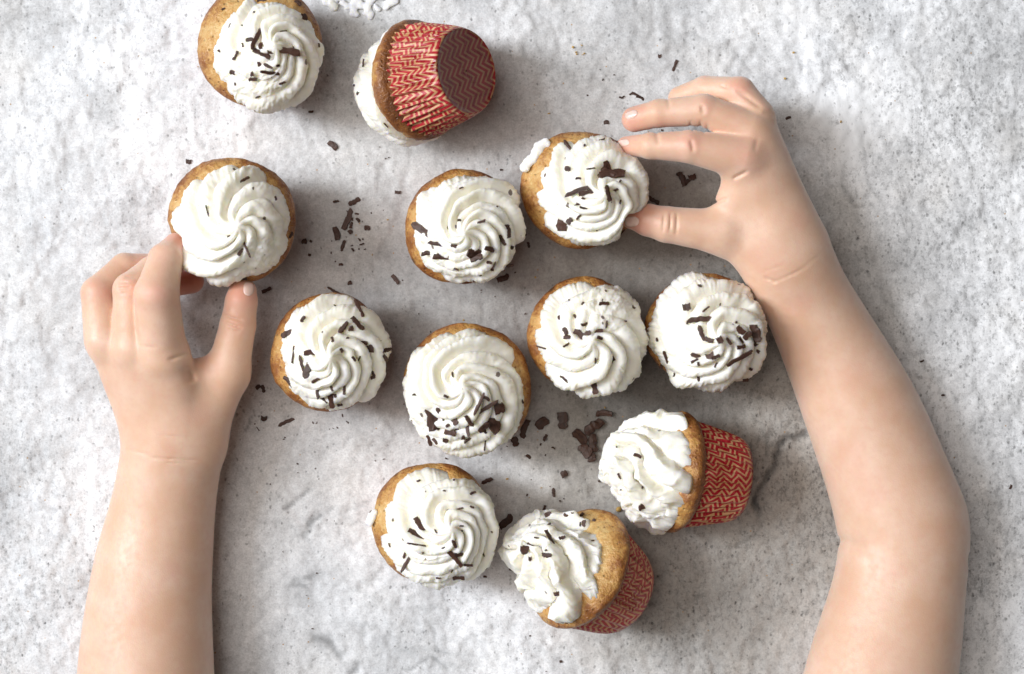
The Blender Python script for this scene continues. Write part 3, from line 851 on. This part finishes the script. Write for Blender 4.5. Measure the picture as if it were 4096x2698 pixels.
def surface_nets(d, lo, step):
    nx, ny, nz = d.shape
    s = d < 0
    c = np.zeros((nx - 1, ny - 1, nz - 1), np.uint8)
    for i in (0, 1):
        for j in (0, 1):
            for k in (0, 1):
                c += s[i:nx - 1 + i, j:ny - 1 + j, k:nz - 1 + k]
    act = np.argwhere((c > 0) & (c < 8))
    idx = np.full(c.shape, -1, np.int32); idx[act[:, 0], act[:, 1], act[:, 2]] = np.arange(len(act))
    acc = np.zeros((len(act), 3)); cnt = np.zeros(len(act))
    corners = [(i, j, k) for i in (0, 1) for j in (0, 1) for k in (0, 1)]
    val = {cn: d[act[:, 0] + cn[0], act[:, 1] + cn[1], act[:, 2] + cn[2]].astype(np.float64) for cn in corners}
    for ca in corners:
        for axn in range(3):
            if ca[axn] == 0:
                cb = list(ca); cb[axn] = 1; cb = tuple(cb)
                va, vb = val[ca], val[cb]
                m = (va < 0) != (vb < 0)
                t = np.where(m, va / np.where(m, va - vb, 1), 0)
                p = np.tile(np.array(ca, float), (len(act), 1)); p[:, axn] = t
                acc[m] += p[m]; cnt[m] += 1
    V = (act + acc / cnt[:, None]) * step + np.array(lo)
    Q = []
    for axn in range(3):
        sa = [slice(None)] * 3; sb = [slice(None)] * 3
        sa[axn] = slice(0, -1); sb[axn] = slice(1, None)
        A = s[tuple(sa)]; B = s[tuple(sb)]
        e = np.argwhere(A != B)
        o1, o2 = [(1, 2), (2, 0), (0, 1)][axn]
        ok = (e[:, o1] > 0) & (e[:, o2] > 0) & (e[:, o1] < d.shape[o1] - 1) & (e[:, o2] < d.shape[o2] - 1)
        e = e[ok]
        ins = A[e[:, 0], e[:, 1], e[:, 2]]
        def cell(du, dv):
            f = e.copy(); f[:, o1] += du; f[:, o2] += dv
            return idx[f[:, 0], f[:, 1], f[:, 2]]
        q = np.stack([cell(-1, -1), cell(0, -1), cell(0, 0), cell(-1, 0)], -1)
        q[~ins] = q[~ins][:, ::-1]
        Q.append(q)
    return V, np.concatenate(Q)

def relax(V, Q, it, lam=0.5):
    e = np.concatenate([Q[:, [0, 1]], Q[:, [1, 2]], Q[:, [2, 3]], Q[:, [3, 0]]])
    n = len(V)
    deg = np.bincount(e[:, 0], minlength=n) + np.bincount(e[:, 1], minlength=n)
    for k in range(it):
        for l in (lam, -lam * 1.04):
            acc = np.stack([np.bincount(e[:, 0], V[e[:, 1], a], n) + np.bincount(e[:, 1], V[e[:, 0], a], n) for a in range(3)], -1)
            V = V + l * (acc / deg[:, None] - V)
    return V

person = bpy.data.objects.new("person", None)
person.empty_display_size = 0.02
COL.objects.link(person)
person.location = (0.0, P(0, 3150)[1] * S, 0.0)
tag(person, "child reaching in with two bare arms, each hand holding a cupcake", "person")

def zz(org, s):
    def f(x, y, z, r=None):
        p = P(org[0] + x / s, org[1] + y / s, z)
        return p if r is None else (p, r / s * (D - z) / D)
    return f

def build_arm(lo, hi, palm, fingers, arm, creases, flush, nails, label, step=5.2, kp=60, kf=38, arm_zs=0.86):
    F = Field(lo, hi, step)
    d = F.new()
    for chain in arm:
        if len(chain) > 3:                                  # smooth the limb's axis and girth
            c4 = np.array([list(p) + [r] for p, r in chain]); c4 = np.concatenate([[2 * c4[0] - c4[1]], c4, [2 * c4[-1] - c4[-2]]])
            out = []
            for i in range(1, len(c4) - 2):
                for t in np.arange(0, 1, 0.25):
                    p0, p1, p2, p3 = c4[i - 1:i + 3]
                    out.append(0.5 * (2 * p1 + (p2 - p0) * t + (2 * p0 - 5 * p1 + 4 * p2 - p3) * t * t + (3 * p1 - p0 - 3 * p2 + p3) * t ** 3))
            out.append(c4[-2])
            chain = [(q[:3], q[3]) for q in out]
        for (a, ra), (b, rb) in zip(chain[:-1], chain[1:]):
            F.cone(d, a, b, ra, rb, 60, arm_zs)
    for (a, ra), (b, rb), zs in palm:
        F.cone(d, a, b, ra, rb, kp, zs)
    fd = F.new()
    for ch in fingers:
        one = F.new()
        for (a, ra), (b, rb) in zip(ch[:-1], ch[1:]):
            F.cone(one, a, b, ra, rb, 10)
        fd = smin(fd, one, 10)
    d = smin(d, fd, kf)
    for a, b, w, dep, zmin in creases:
        F.dent(d, a, b, w, dep, zmin)
    d[:, :2, :] = 60.0                                      # close the limb where it ends outside the picture
    V, Q = surface_nets(d, F.lo, F.step)
    V = relax(V, Q, 5)
    me = mesh_np("arm", (V - np.array([0, P(0, 3150)[1], 0])) * S, Q)
    fl = np.zeros(len(V))
    for p, r, a in flush:
        fl = np.maximum(fl, min(1.0, a * 1.3) * np.exp(-(((V - p) ** 2).sum(1)) / r ** 2))
    fl = np.clip(fl + 0.18 * sstep(0.0, 0.8, fbm(V[:, 0] / 120, V[:, 1] / 150, V[:, 2] / 120, oct=3, seed=5)), 0, 1)
    at = me.attributes.new("flush", 'FLOAT', 'POINT')
    at.data.foreach_set("value", fl.astype(np.float32))
    o = obj("arm", me, M_SKIN, person)
    o['label'] = label
    tree = BVHTree.FromPolygons([tuple(v) for v in V.tolist()], [tuple(x) for x in Q.tolist()])
    eye = Vector((0, 0, D))
    for (cx, cy, dx, dy, L, W) in nails:            # photo px; d = direction to the tip
        dl = math.hypot(dx, dy); dx /= dl; dy /= dl
        n1, n2 = 11, 9
        top = []; ok = True
        for i in range(n1):
            u = -1 + 2 * i / (n1 - 1)
            hw = W / 2 * (1 - 0.30 * abs(u) ** 4)
            for j in range(n2):
                v = -1 + 2 * j / (n2 - 1)
                uu = u * L / 2 * (1 - 0.22 * v * v * (1 if abs(u) > .5 else .6))
                px = cx + dx * uu - dy * v * hw; py = cy + dy * uu + dx * v * hw
                hit = tree.ray_cast(eye, (Vector(P(px, py, 0)) - eye).normalized())
                if hit[0] is None: ok = False; break
                rim = max(abs(u), abs(v))
                top.append((hit[0], hit[1] if hit[1].z > 0 else -hit[1], 3.4 * (1 - 0.75 * rim ** 3)))
            if not ok: break
        if not ok: continue
        upper = np.array([list(p + n * h) for p, n, h in top]); lower = np.array([list(p - n * 4) for p, n, h in top])
        q = []
        for i in range(n1 - 1):
            for j in range(n2 - 1):
                a = i * n2 + j
                q.append((a, a + n2, a + n2 + 1, a + 1)); q.append(tuple(x + n1 * n2 for x in (a + 1, a + n2 + 1, a + n2, a)))
        rim = [j for j in range(n2)] + [i * n2 + n2 - 1 for i in range(1, n1)] + [(n1 - 1) * n2 + j for j in range(n2 - 2, -1, -1)] + [i * n2 for i in range(n1 - 2, 0, -1)]
        for a, b in zip(rim, rim[1:] + rim[:1]):
            q.append((a, b, b + n1 * n2, a + n1 * n2))
        VV = np.concatenate([upper, lower]) - np.array([0, P(0, 3150)[1], 0])
        obj("fingernail", mesh_np("fingernail", VV * S, np.array(q)), M_NAIL, o)
    return o

# ---- left arm
L = zz((250, 900), 1.568)
LA = zz((0, 0), 1.0)
l_arm = [[LA(708, 1690, 235, 160), LA(690, 1800, 210, 172), LA(644, 2082, 165, 188), LA(604, 2336, 168, 216), LA(583, 2698, 180, 250), LA(590, 3120, 190, 262)]]
l_palm = [(L(790,1370,240,195), L(640,850,390,165), 0.8), (L(690,1370,240,195), L(470,800,385,150), 0.8), (L(620,1370,235,180), L(320,790,340,130), 0.8),
          (L(600,1360,220,160), L(320,830,265,112), 0.9), (L(830,1370,235,165), L(1035,930,285,132), 0.9), (L(800,1200,270,150), L(880,960,295,120), 0.8)]
l_index = [L(630,810,395,150), L(590,440,485,140), L(645,220,430,108), L(705,120,345,68)]
l_mid = [L(440,760,385,125), L(425,410,400,108), L(560,290,310,92), L(680,250,250,84)]
l_ring = [L(265,720,345,130), L(225,430,320,108), L(390,270,240,92), L(600,265,180,84)]
l_pink = [L(330,800,280,105), L(400,520,190,94), L(600,380,140,86), L(808,352,120,80)]
l_thumb = [L(1035,930,285,135), L(1100,630,300,112), L(1122,480,310,100), L(1130,420,305,88)]
l_cre = [(L(480,418,0), L(570,412,0), 7, 9, 420), (L(490,385,0), L(565,378,0), 6, 6, 420), (L(500,445,0), L(570,440,0), 6, 6, 420), (L(570,175,0), L(640,160,0), 6, 6, 380), (L(520,352,0), L(600,350,0), 12, 5, 420),
         (L(1085,570,0), L(1215,610,0), 7, 10, 250), (L(1090,610,0), L(1210,655,0), 7, 9, 250), (L(1105,650,0), L(1190,680,0), 6, 6, 250),
         (L(690,720,0), L(765,770,0), 7, 2, 350), (L(620,760,0), L(740,765,0), 9, 2.5, 400), (L(880,880,0), L(915,980,0), 22, 20, 250), (L(790,840,0), L(905,800,0), 10, 10, 300),
         (LA(650, 1808, 0), LA(875, 1822, 0), 6, 5, 200), (LA(720, 1828, 0), LA(830, 1832, 0), 5, 4, 200), (LA(560, 1780, 0), LA(680, 1800, 0), 7, 3, 200), (LA(480, 1740, 0), LA(520, 1770, 0), 18, 14, 100), (LA(700, 1720, 0), LA(840, 1735, 0), 7, 2, 200), (L(240,1000,0), L(330,900,0), 20, 4, 250)]
l_flush = [(L(705,110,360), 75, 0.55), (L(590,430,580), 70, 0.28), (L(1130,420,340), 90, 0.55), (L(1110,620,370), 60, 0.25), (L(808,352,120), 120, 0.9), (L(600,300,200), 90, 0.6), (L(425,400,470), 50, 0.25), (L(900,900,300), 60, 0.4), (L(230,400,390), 55, .25)]
l_nails = [(250 + 1168 / 1.568, 900 + 400 / 1.568, 0.05, -1, 58, 42)]
build_arm((200, -1900, -10), (0, 0, 0), [], [], [], [], [], [], '') if False else None
lo = np.array([P(180, 2900)[0], P(0, 3150)[1], 0.0]); hi = np.array([P(1150, 0)[0], P(0, 900)[1], 760.0])
build_arm(lo, hi, l_palm, [l_index, l_mid, l_ring, l_pink, l_thumb], l_arm, l_cre, l_flush, l_nails,
          "bare arm coming straight up at the left, hand gripping a cupcake from below")

# ---- right arm
Rr = zz((2400, 250), 1.568)
r_arm = [[LA(3095, 930, 315, 140), LA(3140, 1030, 285, 146), LA(3168, 1085, 262, 150), LA(3318, 1375, 175, 176), LA(3460, 1675, 160, 210), LA(3582, 2000, 165, 226), LA(3622, 2150, 165, 226)],
         [LA(3622, 2150, 165, 222), LA(3590, 2400, 172, 240), LA(3526, 2698, 185, 276), LA(3430, 3120, 195, 292)],
         [LA(3672, 2090, 155, 172), LA(3668, 2230, 160, 172)]]
r_palm = [(Rr(1150,1170,305,200), Rr(930,640,415,150), 0.75), (Rr(1170,1150,305,205), Rr(975,490,410,135), 0.75), (Rr(1180,1130,300,200), Rr(985,380,360,110), 0.8),
          (Rr(1180,1130,275,170), Rr(990,440,275,105), 0.85), (Rr(1080,1210,300,175), Rr(770,1060,335,140), 0.85), (Rr(1050,1050,320,170), Rr(835,880,365,105), 0.75), (Rr(950,1000,325,150), Rr(900,720,385,120), 0.75)]
r_index = [Rr(890,595,430,138), Rr(565,530,455,103), Rr(320,525,420,82), Rr(165,522,330,58)]
r_mid = [Rr(930,420,410,118), Rr(650,300,420,100), Rr(370,320,390,87), Rr(215,358,340,80)]
r_ring = [Rr(975,330,380,112), Rr(875,190,370,98), Rr(660,170,300,84), Rr(500,225,240,74)]
r_pink = [Rr(975,420,290,95), Rr(880,300,220,82), Rr(740,290,170,74), Rr(610,330,140,66)]
r_thumb = [Rr(770,1065,335,140), Rr(420,1018,345,112), Rr(300,990,330,100), Rr(205,975,300,74)]
r_cre = [(Rr(505,440,0), Rr(515,520,0), 6, 8, 380), (Rr(560,440,0), Rr(585,530,0), 7, 8, 380), (Rr(600,460,0), Rr(620,510,0), 6, 6, 380), (Rr(495,560,0), Rr(515,640,0), 12, 9, 300), (Rr(300,470,0), Rr(312,600,0), 12, 6, 300),
         (Rr(650,215,0), Rr(645,270,0), 6, 8, 380), (Rr(690,220,0), Rr(740,245,0), 6, 8, 380), (Rr(565,350,0), Rr(580,410,0), 12, 9, 300), (Rr(372,235,0), Rr(378,380,0), 10, 6, 300), (Rr(880,115,0), Rr(930,150,0), 8, 6, 300),
         (Rr(355,980,0), Rr(345,1105,0), 6, 8, 250), (Rr(395,970,0), Rr(385,1110,0), 6, 8, 250), (Rr(430,980,0), Rr(425,1120,0), 6, 8, 250), (Rr(840,745,0), Rr(750,790,0), 10, 12, 250), (Rr(730,900,0), Rr(650,920,0), 10, 10, 250),
         (Rr(870,640,0), Rr(900,540,0), 12, 3, 350), (Rr(930,390,0), Rr(1010,400,0), 16, 4, 330), (Rr(770,250,0), Rr(930,370,0), 14, 8, 300), (Rr(1040,380,0), Rr(1120,570,0), 20, 3, 300),
         (Rr(975,1412,0), Rr(1170,1320,0), 6, 4, 200), (Rr(1140,1330,0), Rr(1320,1210,0), 6, 2.2, 200), (Rr(1080,1370,0), Rr(1230,1290,0), 5, 3, 200), (Rr(950,1365,0), Rr(1030,1400,0), 8, 8, 200), (Rr(930,1340,0), Rr(1080,1290,0), 6, 2, 200),
         (LA(3320, 2140, 0), LA(3410, 2162, 0), 46, 14, -20), (LA(3390, 2170, 0), LA(3450, 2260, 0), 20, 3, 100), (LA(3818, 2170, 0), LA(3850, 2320, 0), 16, 8, 80)]
r_flush = [(Rr(170,522,330), 75, 0.55), (Rr(215,380,320), 80, 0.6), (Rr(590,480,540), 50, 0.45), (Rr(690,240,520), 50, 0.45), (Rr(930,560,560), 90, 0.30), (Rr(205,975,330), 95, 0.6), (Rr(300,900,330), 70, 0.5), (Rr(400,400,380), 60, 0.35), (Rr(890,140,430), 50, .35), (Rr(500,600,400), 50, .25)]
r_nails = [(2400 + 200 / 1.568, 250 + 1000 / 1.568, -1, 0.12, 58, 40), (2400 + 196 / 1.568, 250 + 328 / 1.568, -1, 0.42, 54, 30), (2400 + 150 / 1.568, 250 + 505 / 1.568, -1, 0.2, 44, 28)]
lo = np.array([P(2420, 0)[0], P(0, 3150)[1], 0.0]); hi = np.array([P(3980, 0)[0], P(0, 250)[1], 720.0])
build_arm(lo, hi, r_palm, [r_index, r_mid, r_ring, r_pink, r_thumb], r_arm, r_cre, r_flush, r_nails,
          "bare arm bent at the elbow on the right, fingers reaching left to a cupcake")

# ------------------------------------------------------------------ chocolate lying on the table, one object each
ZA = ((1200, 700), 3.136); ZB = ((2000, 1600), 2.613); ZC = ((900, 1450), 3.967); ZD = ((2300, 150), 3.967); ZR = ((2400, 250), 1.568)
TABLE_CHIPS = [
 (ZA, (610,370,745,300,60), "block-like chocolate piece topmost in the scatter right of the left held cupcake"),
 (ZA, (640,430,545,680,65), "longest chocolate shard in the scatter right of the left held cupcake"),
 (ZA, (650,535,650,575,38), "small chocolate bit touching the upper right of the longest shard"),
 (ZA, (648,590,630,670,35), "narrow chocolate stick parallel to the right side of the longest shard"),
 (ZA, (615,690,645,735,55), "triangular chocolate chip at the lower end of the longest shard"),
 (ZA, (440,655,475,815,80), "broad chocolate slab leftmost in the scatter of shards"),
 (ZA, (560,825,515,955,38), "slim upright chocolate stick below the scatter of shards"),
 (ZA, (685,487,738,490,25), "tiny flat chocolate flake right of the longest shard's top"),
 (ZA, (710,540,745,590,38), "rounded chocolate bit right of the longest shard's middle"),
 (ZA, (805,665,875,660,60), "angular chocolate chip rightmost of the scatter of shards"),
 (ZA, (730,795,755,830,20), "small chocolate splinter below the angular chip"),
 (ZA, (745,880,800,860,18), "thin slanted chocolate sliver lowest right in the scatter"),
 (ZA, (650,920,670,960,25), "little chocolate rectangle right of the slim upright stick"),
 (ZA, (1190,217,1258,220,38), "small chocolate rectangle alone upper left of the bar-shard cupcake"),
 (ZA, (412,340,485,328,28), "pointed chocolate flake left of the topmost block in the scatter"),
 (ZA, (20,832,85,840,60), "heart-shaped chocolate chip just right of the left held cupcake"),
 (ZA, (100,1002,135,1005,32), "dark round chocolate crumb below right of the heart-shaped chip"),
 (ZA, (485,1122,535,1125,32), "oval chocolate crumb below the slim upright stick"),
 (ZA, (595,1360,648,1355,48), "small triangular chocolate chip above the many-shavings cupcake"),
 (ZA, (1140,1245,1235,1365,50), "slanted chocolate bar piece lower left of the bar-shard cupcake"),
 (ZA, (345,1410,500,1500,32), "long chocolate sliver touching the top of the many-shavings cupcake"),
 (((700, 0), 1.763), (1085,1000,1140,1052,42), "chunky chocolate stick below left of the overturned cupcake"),
 (Z10, (870,1525,980,1465,58), "curved chocolate chip by the lower rim of the overturned cupcake"),
 (((700, 0), 1.763), (940,790,975,786,16), "reddish chocolate flake between the cut-off cupcake and the overturned one"),
 (Z2, (270,150,322,150,45), "small chocolate lump upper left of the left held cupcake"),
 (Z2, (1065,1512,1158,1472,36), "pointed chocolate chip just right of the left thumb's tip"),
 (Z3, (1160,1400,1290,1345,62), "dark chocolate chip at the lower right of the bar-shard cupcake"),
 (Z3, (1515,955,1528,1020,30), "lower dark stick in the gap left of the right held cupcake"),
 (Z3, (1478,832,1488,880,25), "upper small stick in the gap left of the right held cupcake"),
 (Z3, (1190,115,1220,112,20), "tiny chocolate flake above the bar-shard cupcake"),
 (Z4, (1410,800,1530,870,42), "dark chocolate spike between the right held cupcake and the thumb"),
 (Z4, (955,22,1005,24,45), "square chocolate chip above the right held cupcake"),
 (ZD, (900,875,995,920,38), "left half of the broken sliver above the right middle fingertip"),
 (ZD, (978,928,1095,982,45), "right half of the broken sliver above the right middle fingertip"),
 (ZD, (700,945,755,962,24), "tiny chocolate dash left of the broken sliver"),
 (ZD, (1320,292,1368,295,58), "round chocolate bead left of the tapered chip near the top"),
 (ZD, (1618,365,1555,528,42), "tapered chocolate chip above the right ring finger"),
 (ZR, (495,690,535,770,38), "larger chocolate chip inside the curve of the right hand"),
 (ZR, (530,765,562,735,26), "middle chocolate bit of three inside the curve of the right hand"),
 (ZR, (558,728,600,712,34), "chocolate chip touching the right index finger's underside"),
 (((3000, 0), 1.742), (250,828,285,815,20), "brown chocolate fleck in the shadow right of the right hand's knuckles"),
 (ZB, (390,290,485,195,100), "fan-shaped chocolate chunk right of the largest cupcake"),
 (ZB, (652,135,650,300,98), "rectangular chocolate slab between the fan-shaped chunk and the big pile"),
 (ZB, (230,395,290,215,65), "long dark chunk against the right rim of the largest cupcake"),
 (ZB, (140,395,165,485,68), "dark chip half under the lower right rim of the largest cupcake"),
 (ZB, (1005,150,1165,145,62), "bent topmost chip of the big chocolate pile"),
 (ZB, (885,335,1070,225,95), "slanted slab in the upper middle of the big chocolate pile"),
 (ZB, (775,330,905,440,95), "left slab of the big chocolate pile"),
 (ZB, (850,470,930,590,110), "ridged chunk in the lower middle of the big chocolate pile"),
 (ZB, (965,360,985,540,80), "right upright slab of the big chocolate pile"),
 (ZB, (935,560,960,645,90), "bottom chip of the big chocolate pile"),
 (ZB, (458,432,488,365,30), "small upright splinter below the fan-shaped chunk"),
 (ZB, (640,790,702,765,65), "triangular chip alone below the big chocolate pile"),
 (ZB, (560,925,562,1015,34), "short upright stick above the tipped cupcake's cream"),
 (ZB, (455,1162,472,1105,26), "small splinter touching the upper left of the tipped cupcake's cream"),
 (ZB, (0,1335,125,1215,72), "leaf-shaped chocolate piece right of the lowest upright cupcake"),
 (ZB, (278,575,320,612,36), "dark crumb-like chip below the rim of the largest cupcake"),
 (ZB, (540,495,576,513,16), "tiny dash of chocolate left of the big pile's lower end"),
 (ZB, (1100,608,1155,600,48), "dark chip at the left tip of the side-lying cupcake's cream"),
 (ZC, (485,412,555,368,68), "left chip of the touching pair beside the left wrist"),
 (ZC, (585,365,615,480,58), "right chip of the touching pair beside the left wrist"),
 (ZC, (570,890,662,895,78), "squarish chip below the touching pair beside the left wrist"),
 (ZC, (850,1000,1088,898,58), "long stick below left of the many-shavings cupcake"),
 (ZC, (1385,945,1462,945,70), "pebble-like chip below the many-shavings cupcake"),
 (ZC, (1925,930,1972,988,26), "slim sliver right of the pebble-like chip"),
 (ZC, (1857,820,1868,872,22), "tiny upright sliver under the many-shavings cupcake's lower right"),
 (ZC, (1768,1028,1798,1052,22), "tiny flake below the slim sliver"),
 (ZC, (498,1028,542,1088,14), "hair-thin curl below the squarish chip"),
 (Z9, (1245,302,1355,248,42), "chip against the upper right rim of the lowest upright cupcake"),
 (Z9, (1238,1200,1312,1162,42), "chip touching the lower right cream of the lowest upright cupcake"),
 (Z9, (1262,1275,1298,1275,24), "small dark flake below the lowest upright cupcake's right side"),
 (Z12, (212,785,268,790,42), "chip left of the tipped cupcake's smashed cream"),
 (((2900, 1000), 0.923), (721,414,735,409,7), "dark speck on the pale plaster right of the right forearm"),
 (((2900, 1000), 0.923), (800,537,812,537,7), "dark speck close to the right forearm's outer edge"),
 (((2900, 1000), 0.923), (1054,884,1058,868,9), "brown fleck near the right edge beside the elbow"),
]
for zm, (x1, y1, x2, y2, wd), lab in TABLE_CHIPS:
    (ox, oy), zs = zm
    a = P(ox + x1 / zs, oy + y1 / zs, 8); b = P(ox + x2 / zs, oy + y2 / zs, 8)
    w = wd / zs
    d = b - a
    Ln = max(float(np.hypot(d[0], d[1])), w * 0.8)
    T = min(max(6.0, 0.38 * w), 15)
    pile = 'pile' in lab
    zc = T * 0.5 - 1 + (RNG.uniform(2, 12) if pile else 0)
    if lab.startswith('ridged'): zc += 10
    nn = (RNG.uniform(-.22, .22), RNG.uniform(-.22, .22), 1)
    c = (a + b) / 2; c[2] = zc
    o = chip_obj(c, Vector(d), nn, Ln * 1.06, w * 1.15, T)
    tag(o, lab, 'chocolate shaving', 'chocolate shavings scattered on the table')

# fine chocolate dust and crumbs nobody could count
def dust(name, n, seed, mat, centers, rmin, rmax):
    rng = np.random.RandomState(seed)
    V = []; Q = []
    for k in range(n):
        cx, cy, sp = centers[rng.randint(len(centers))]
        p = P(cx + rng.normal(0, sp), cy + rng.normal(0, sp), 0)
        r = rng.uniform(rmin, rmax); e = rng.uniform(0.3, 1.0); an = rng.uniform(0, PI)
        c, s = math.cos(an), math.sin(an)
        base = len(V)
        for (x, y, z) in ((-1, -1, 0), (1, -1, 0), (1, 1, 0), (-1, 1, 0), (-.7, -.6, 1), (.7, -.7, 1), (.6, .7, 1), (-.6, .6, 1)):
            x *= r * rng.uniform(.7, 1.1); y *= r * e * rng.uniform(.7, 1.1)
            V.append((p[0] + x * c - y * s, p[1] + x * s + y * c, -7 + z * (8 + r * 0.7)))
        for f in ((4, 5, 6, 7), (0, 1, 5, 4), (1, 2, 6, 5), (2, 3, 7, 6), (3, 0, 4, 7)):
            Q.append(tuple(base + i for i in f))
    o = obj(name, mesh_np(name, np.array(V) * S, np.array(Q), smooth=False), mat)
    o['kind'] = 'stuff'
    return o
M_DUST = simple_mat("chocolate_dust", (0.06, 0.028, 0.018), 0.6)
dust("chocolate_crumbs", 170, 3, M_DUST, [(1350, 950, 130), (2250, 1700, 170), (2150, 1950, 150), (1150, 1700, 150), (2150, 1000, 160), (1850, 1230, 200), (1700, 620, 200), (2500, 350, 150), (2700, 1500, 150), (1600, 1800, 250), (1350, 2000, 300), (2200, 2350, 200)], 2.5, 6.5)
dust("cake_crumbs", 26, 9, M_CRUMB, [(2320, 180, 25), (2320, 190, 200), (1500, 1500, 500), (3000, 500, 300), (2200, 1900, 300)], 3, 7)

cr = obj("cake_crumb", None, None) if False else None
def lump(name, pts, mat, label, cat, seed, res=5.0, hmax=22, group=None):
    """irregular little heap from blobs (px, py, r)"""
    F = Field([P(min(p[0] - p[2] for p in pts) - 30, 0)[0], P(0, max(p[1] + p[2] for p in pts) + 30)[1], -12],
              [P(max(p[0] + p[2] for p in pts) + 30, 0)[0], P(0, min(p[1] - p[2] for p in pts) - 30)[1], hmax * 2 + 60], res)
    d = F.new()
    for (x, y, r) in pts:
        c = P(x, y, min(r * 0.35, hmax * 0.5))
        F.cone(d, c, c + np.array([1, 0, 0]), r, r, 12, min(1.0, hmax / r))
    X, Y, Z = np.meshgrid(*F.ax, indexing='ij')
    d = d + (7 * fbm(X / 26, Y / 26, Z / 26, oct=2, seed=seed)).astype(np.float32)
    V, Q = surface_nets(d, F.lo, F.step)
    c = V.mean(0); c[2] = 0
    o = obj(name, mesh_np(name, (V - c) * S, Q), mat)
    o.location = Vector(c) * S
    return tag(o, label, cat, group)

def dab(parent, pts, z, seed, flat=0.5):
    """stray cream stuck to a cupcake (a part of it): blobs (px, py, r) at height z"""
    F = Field(np.append(np.array([P(min(p[0] - p[2] for p in pts) - 30, 0)[0], P(0, max(p[1] + p[2] for p in pts) + 30)[1]]), z - 80),
              np.append(np.array([P(max(p[0] + p[2] for p in pts) + 30, 0)[0], P(0, min(p[1] - p[2] for p in pts) - 30)[1]]), z + 80), 4.0)
    d = F.new()
    for (x, y, r) in pts:
        c = P(x, y, z)
        F.cone(d, c, c + np.array([1, 0, 0]), r, r, 16, flat)
    X, Y, Z = np.meshgrid(*F.ax, indexing='ij')
    d = d + (9 * fbm(X / 24, Y / 24, Z / 24, oct=3, seed=seed)).astype(np.float32)
    V, Q = surface_nets(d, F.lo, F.step)
    b = np.array(parent.matrix_basis.translation) / S
    Rn = np.array(parent.matrix_basis.to_3x3())
    obj("cream_dab", mesh_np("cream_dab", ((V - b) @ Rn) * S, Q), M_CREAM, parent)
dab(c_grip, [(2100, 671, 24), (2119, 643, 20), (2135, 615, 17), (2153, 593, 24), (2182, 572, 20)], 292, 3)
dab(c_low, [(1479, 2088, 17), (1489, 2068, 15), (1499, 2052, 11)], 285, 4)
dab(c_side, [(2545, 2010, 46), (2585, 2050, 56), (2625, 2095, 46), (2562, 2072, 36), (2640, 2050, 60)], 75, 5, 0.9)
lump("cake_crumb", [(2470, 2036, 9), (2478, 2042, 8), (2466, 2044, 7)], M_CRUMB, "golden cake crumb between the tipped and the side-lying cupcakes", "crumb", 3, 3.0, 10)
rg = np.random.RandomState(12)
sm = []
for k in range(46):
    x = rg.uniform(1290, 1580); top = 66 * math.exp(-((x - 1450) / 90) ** 2) + 12
    sm.append((x, rg.uniform(-40, top), rg.uniform(9, 22)))
lump("cream_smear", sm, M_CREAM, "smear of white cream on the table cut off by the top edge", "cream smear", 5, 4.0, 5)
lump("cream_dab", [(1332, 22, 15), (1340, 34, 12), (1325, 10, 10)], M_CREAM, "small dab of cream with a chocolate fleck left of the cream smear", "cream dab", 6, 4.0, 10)
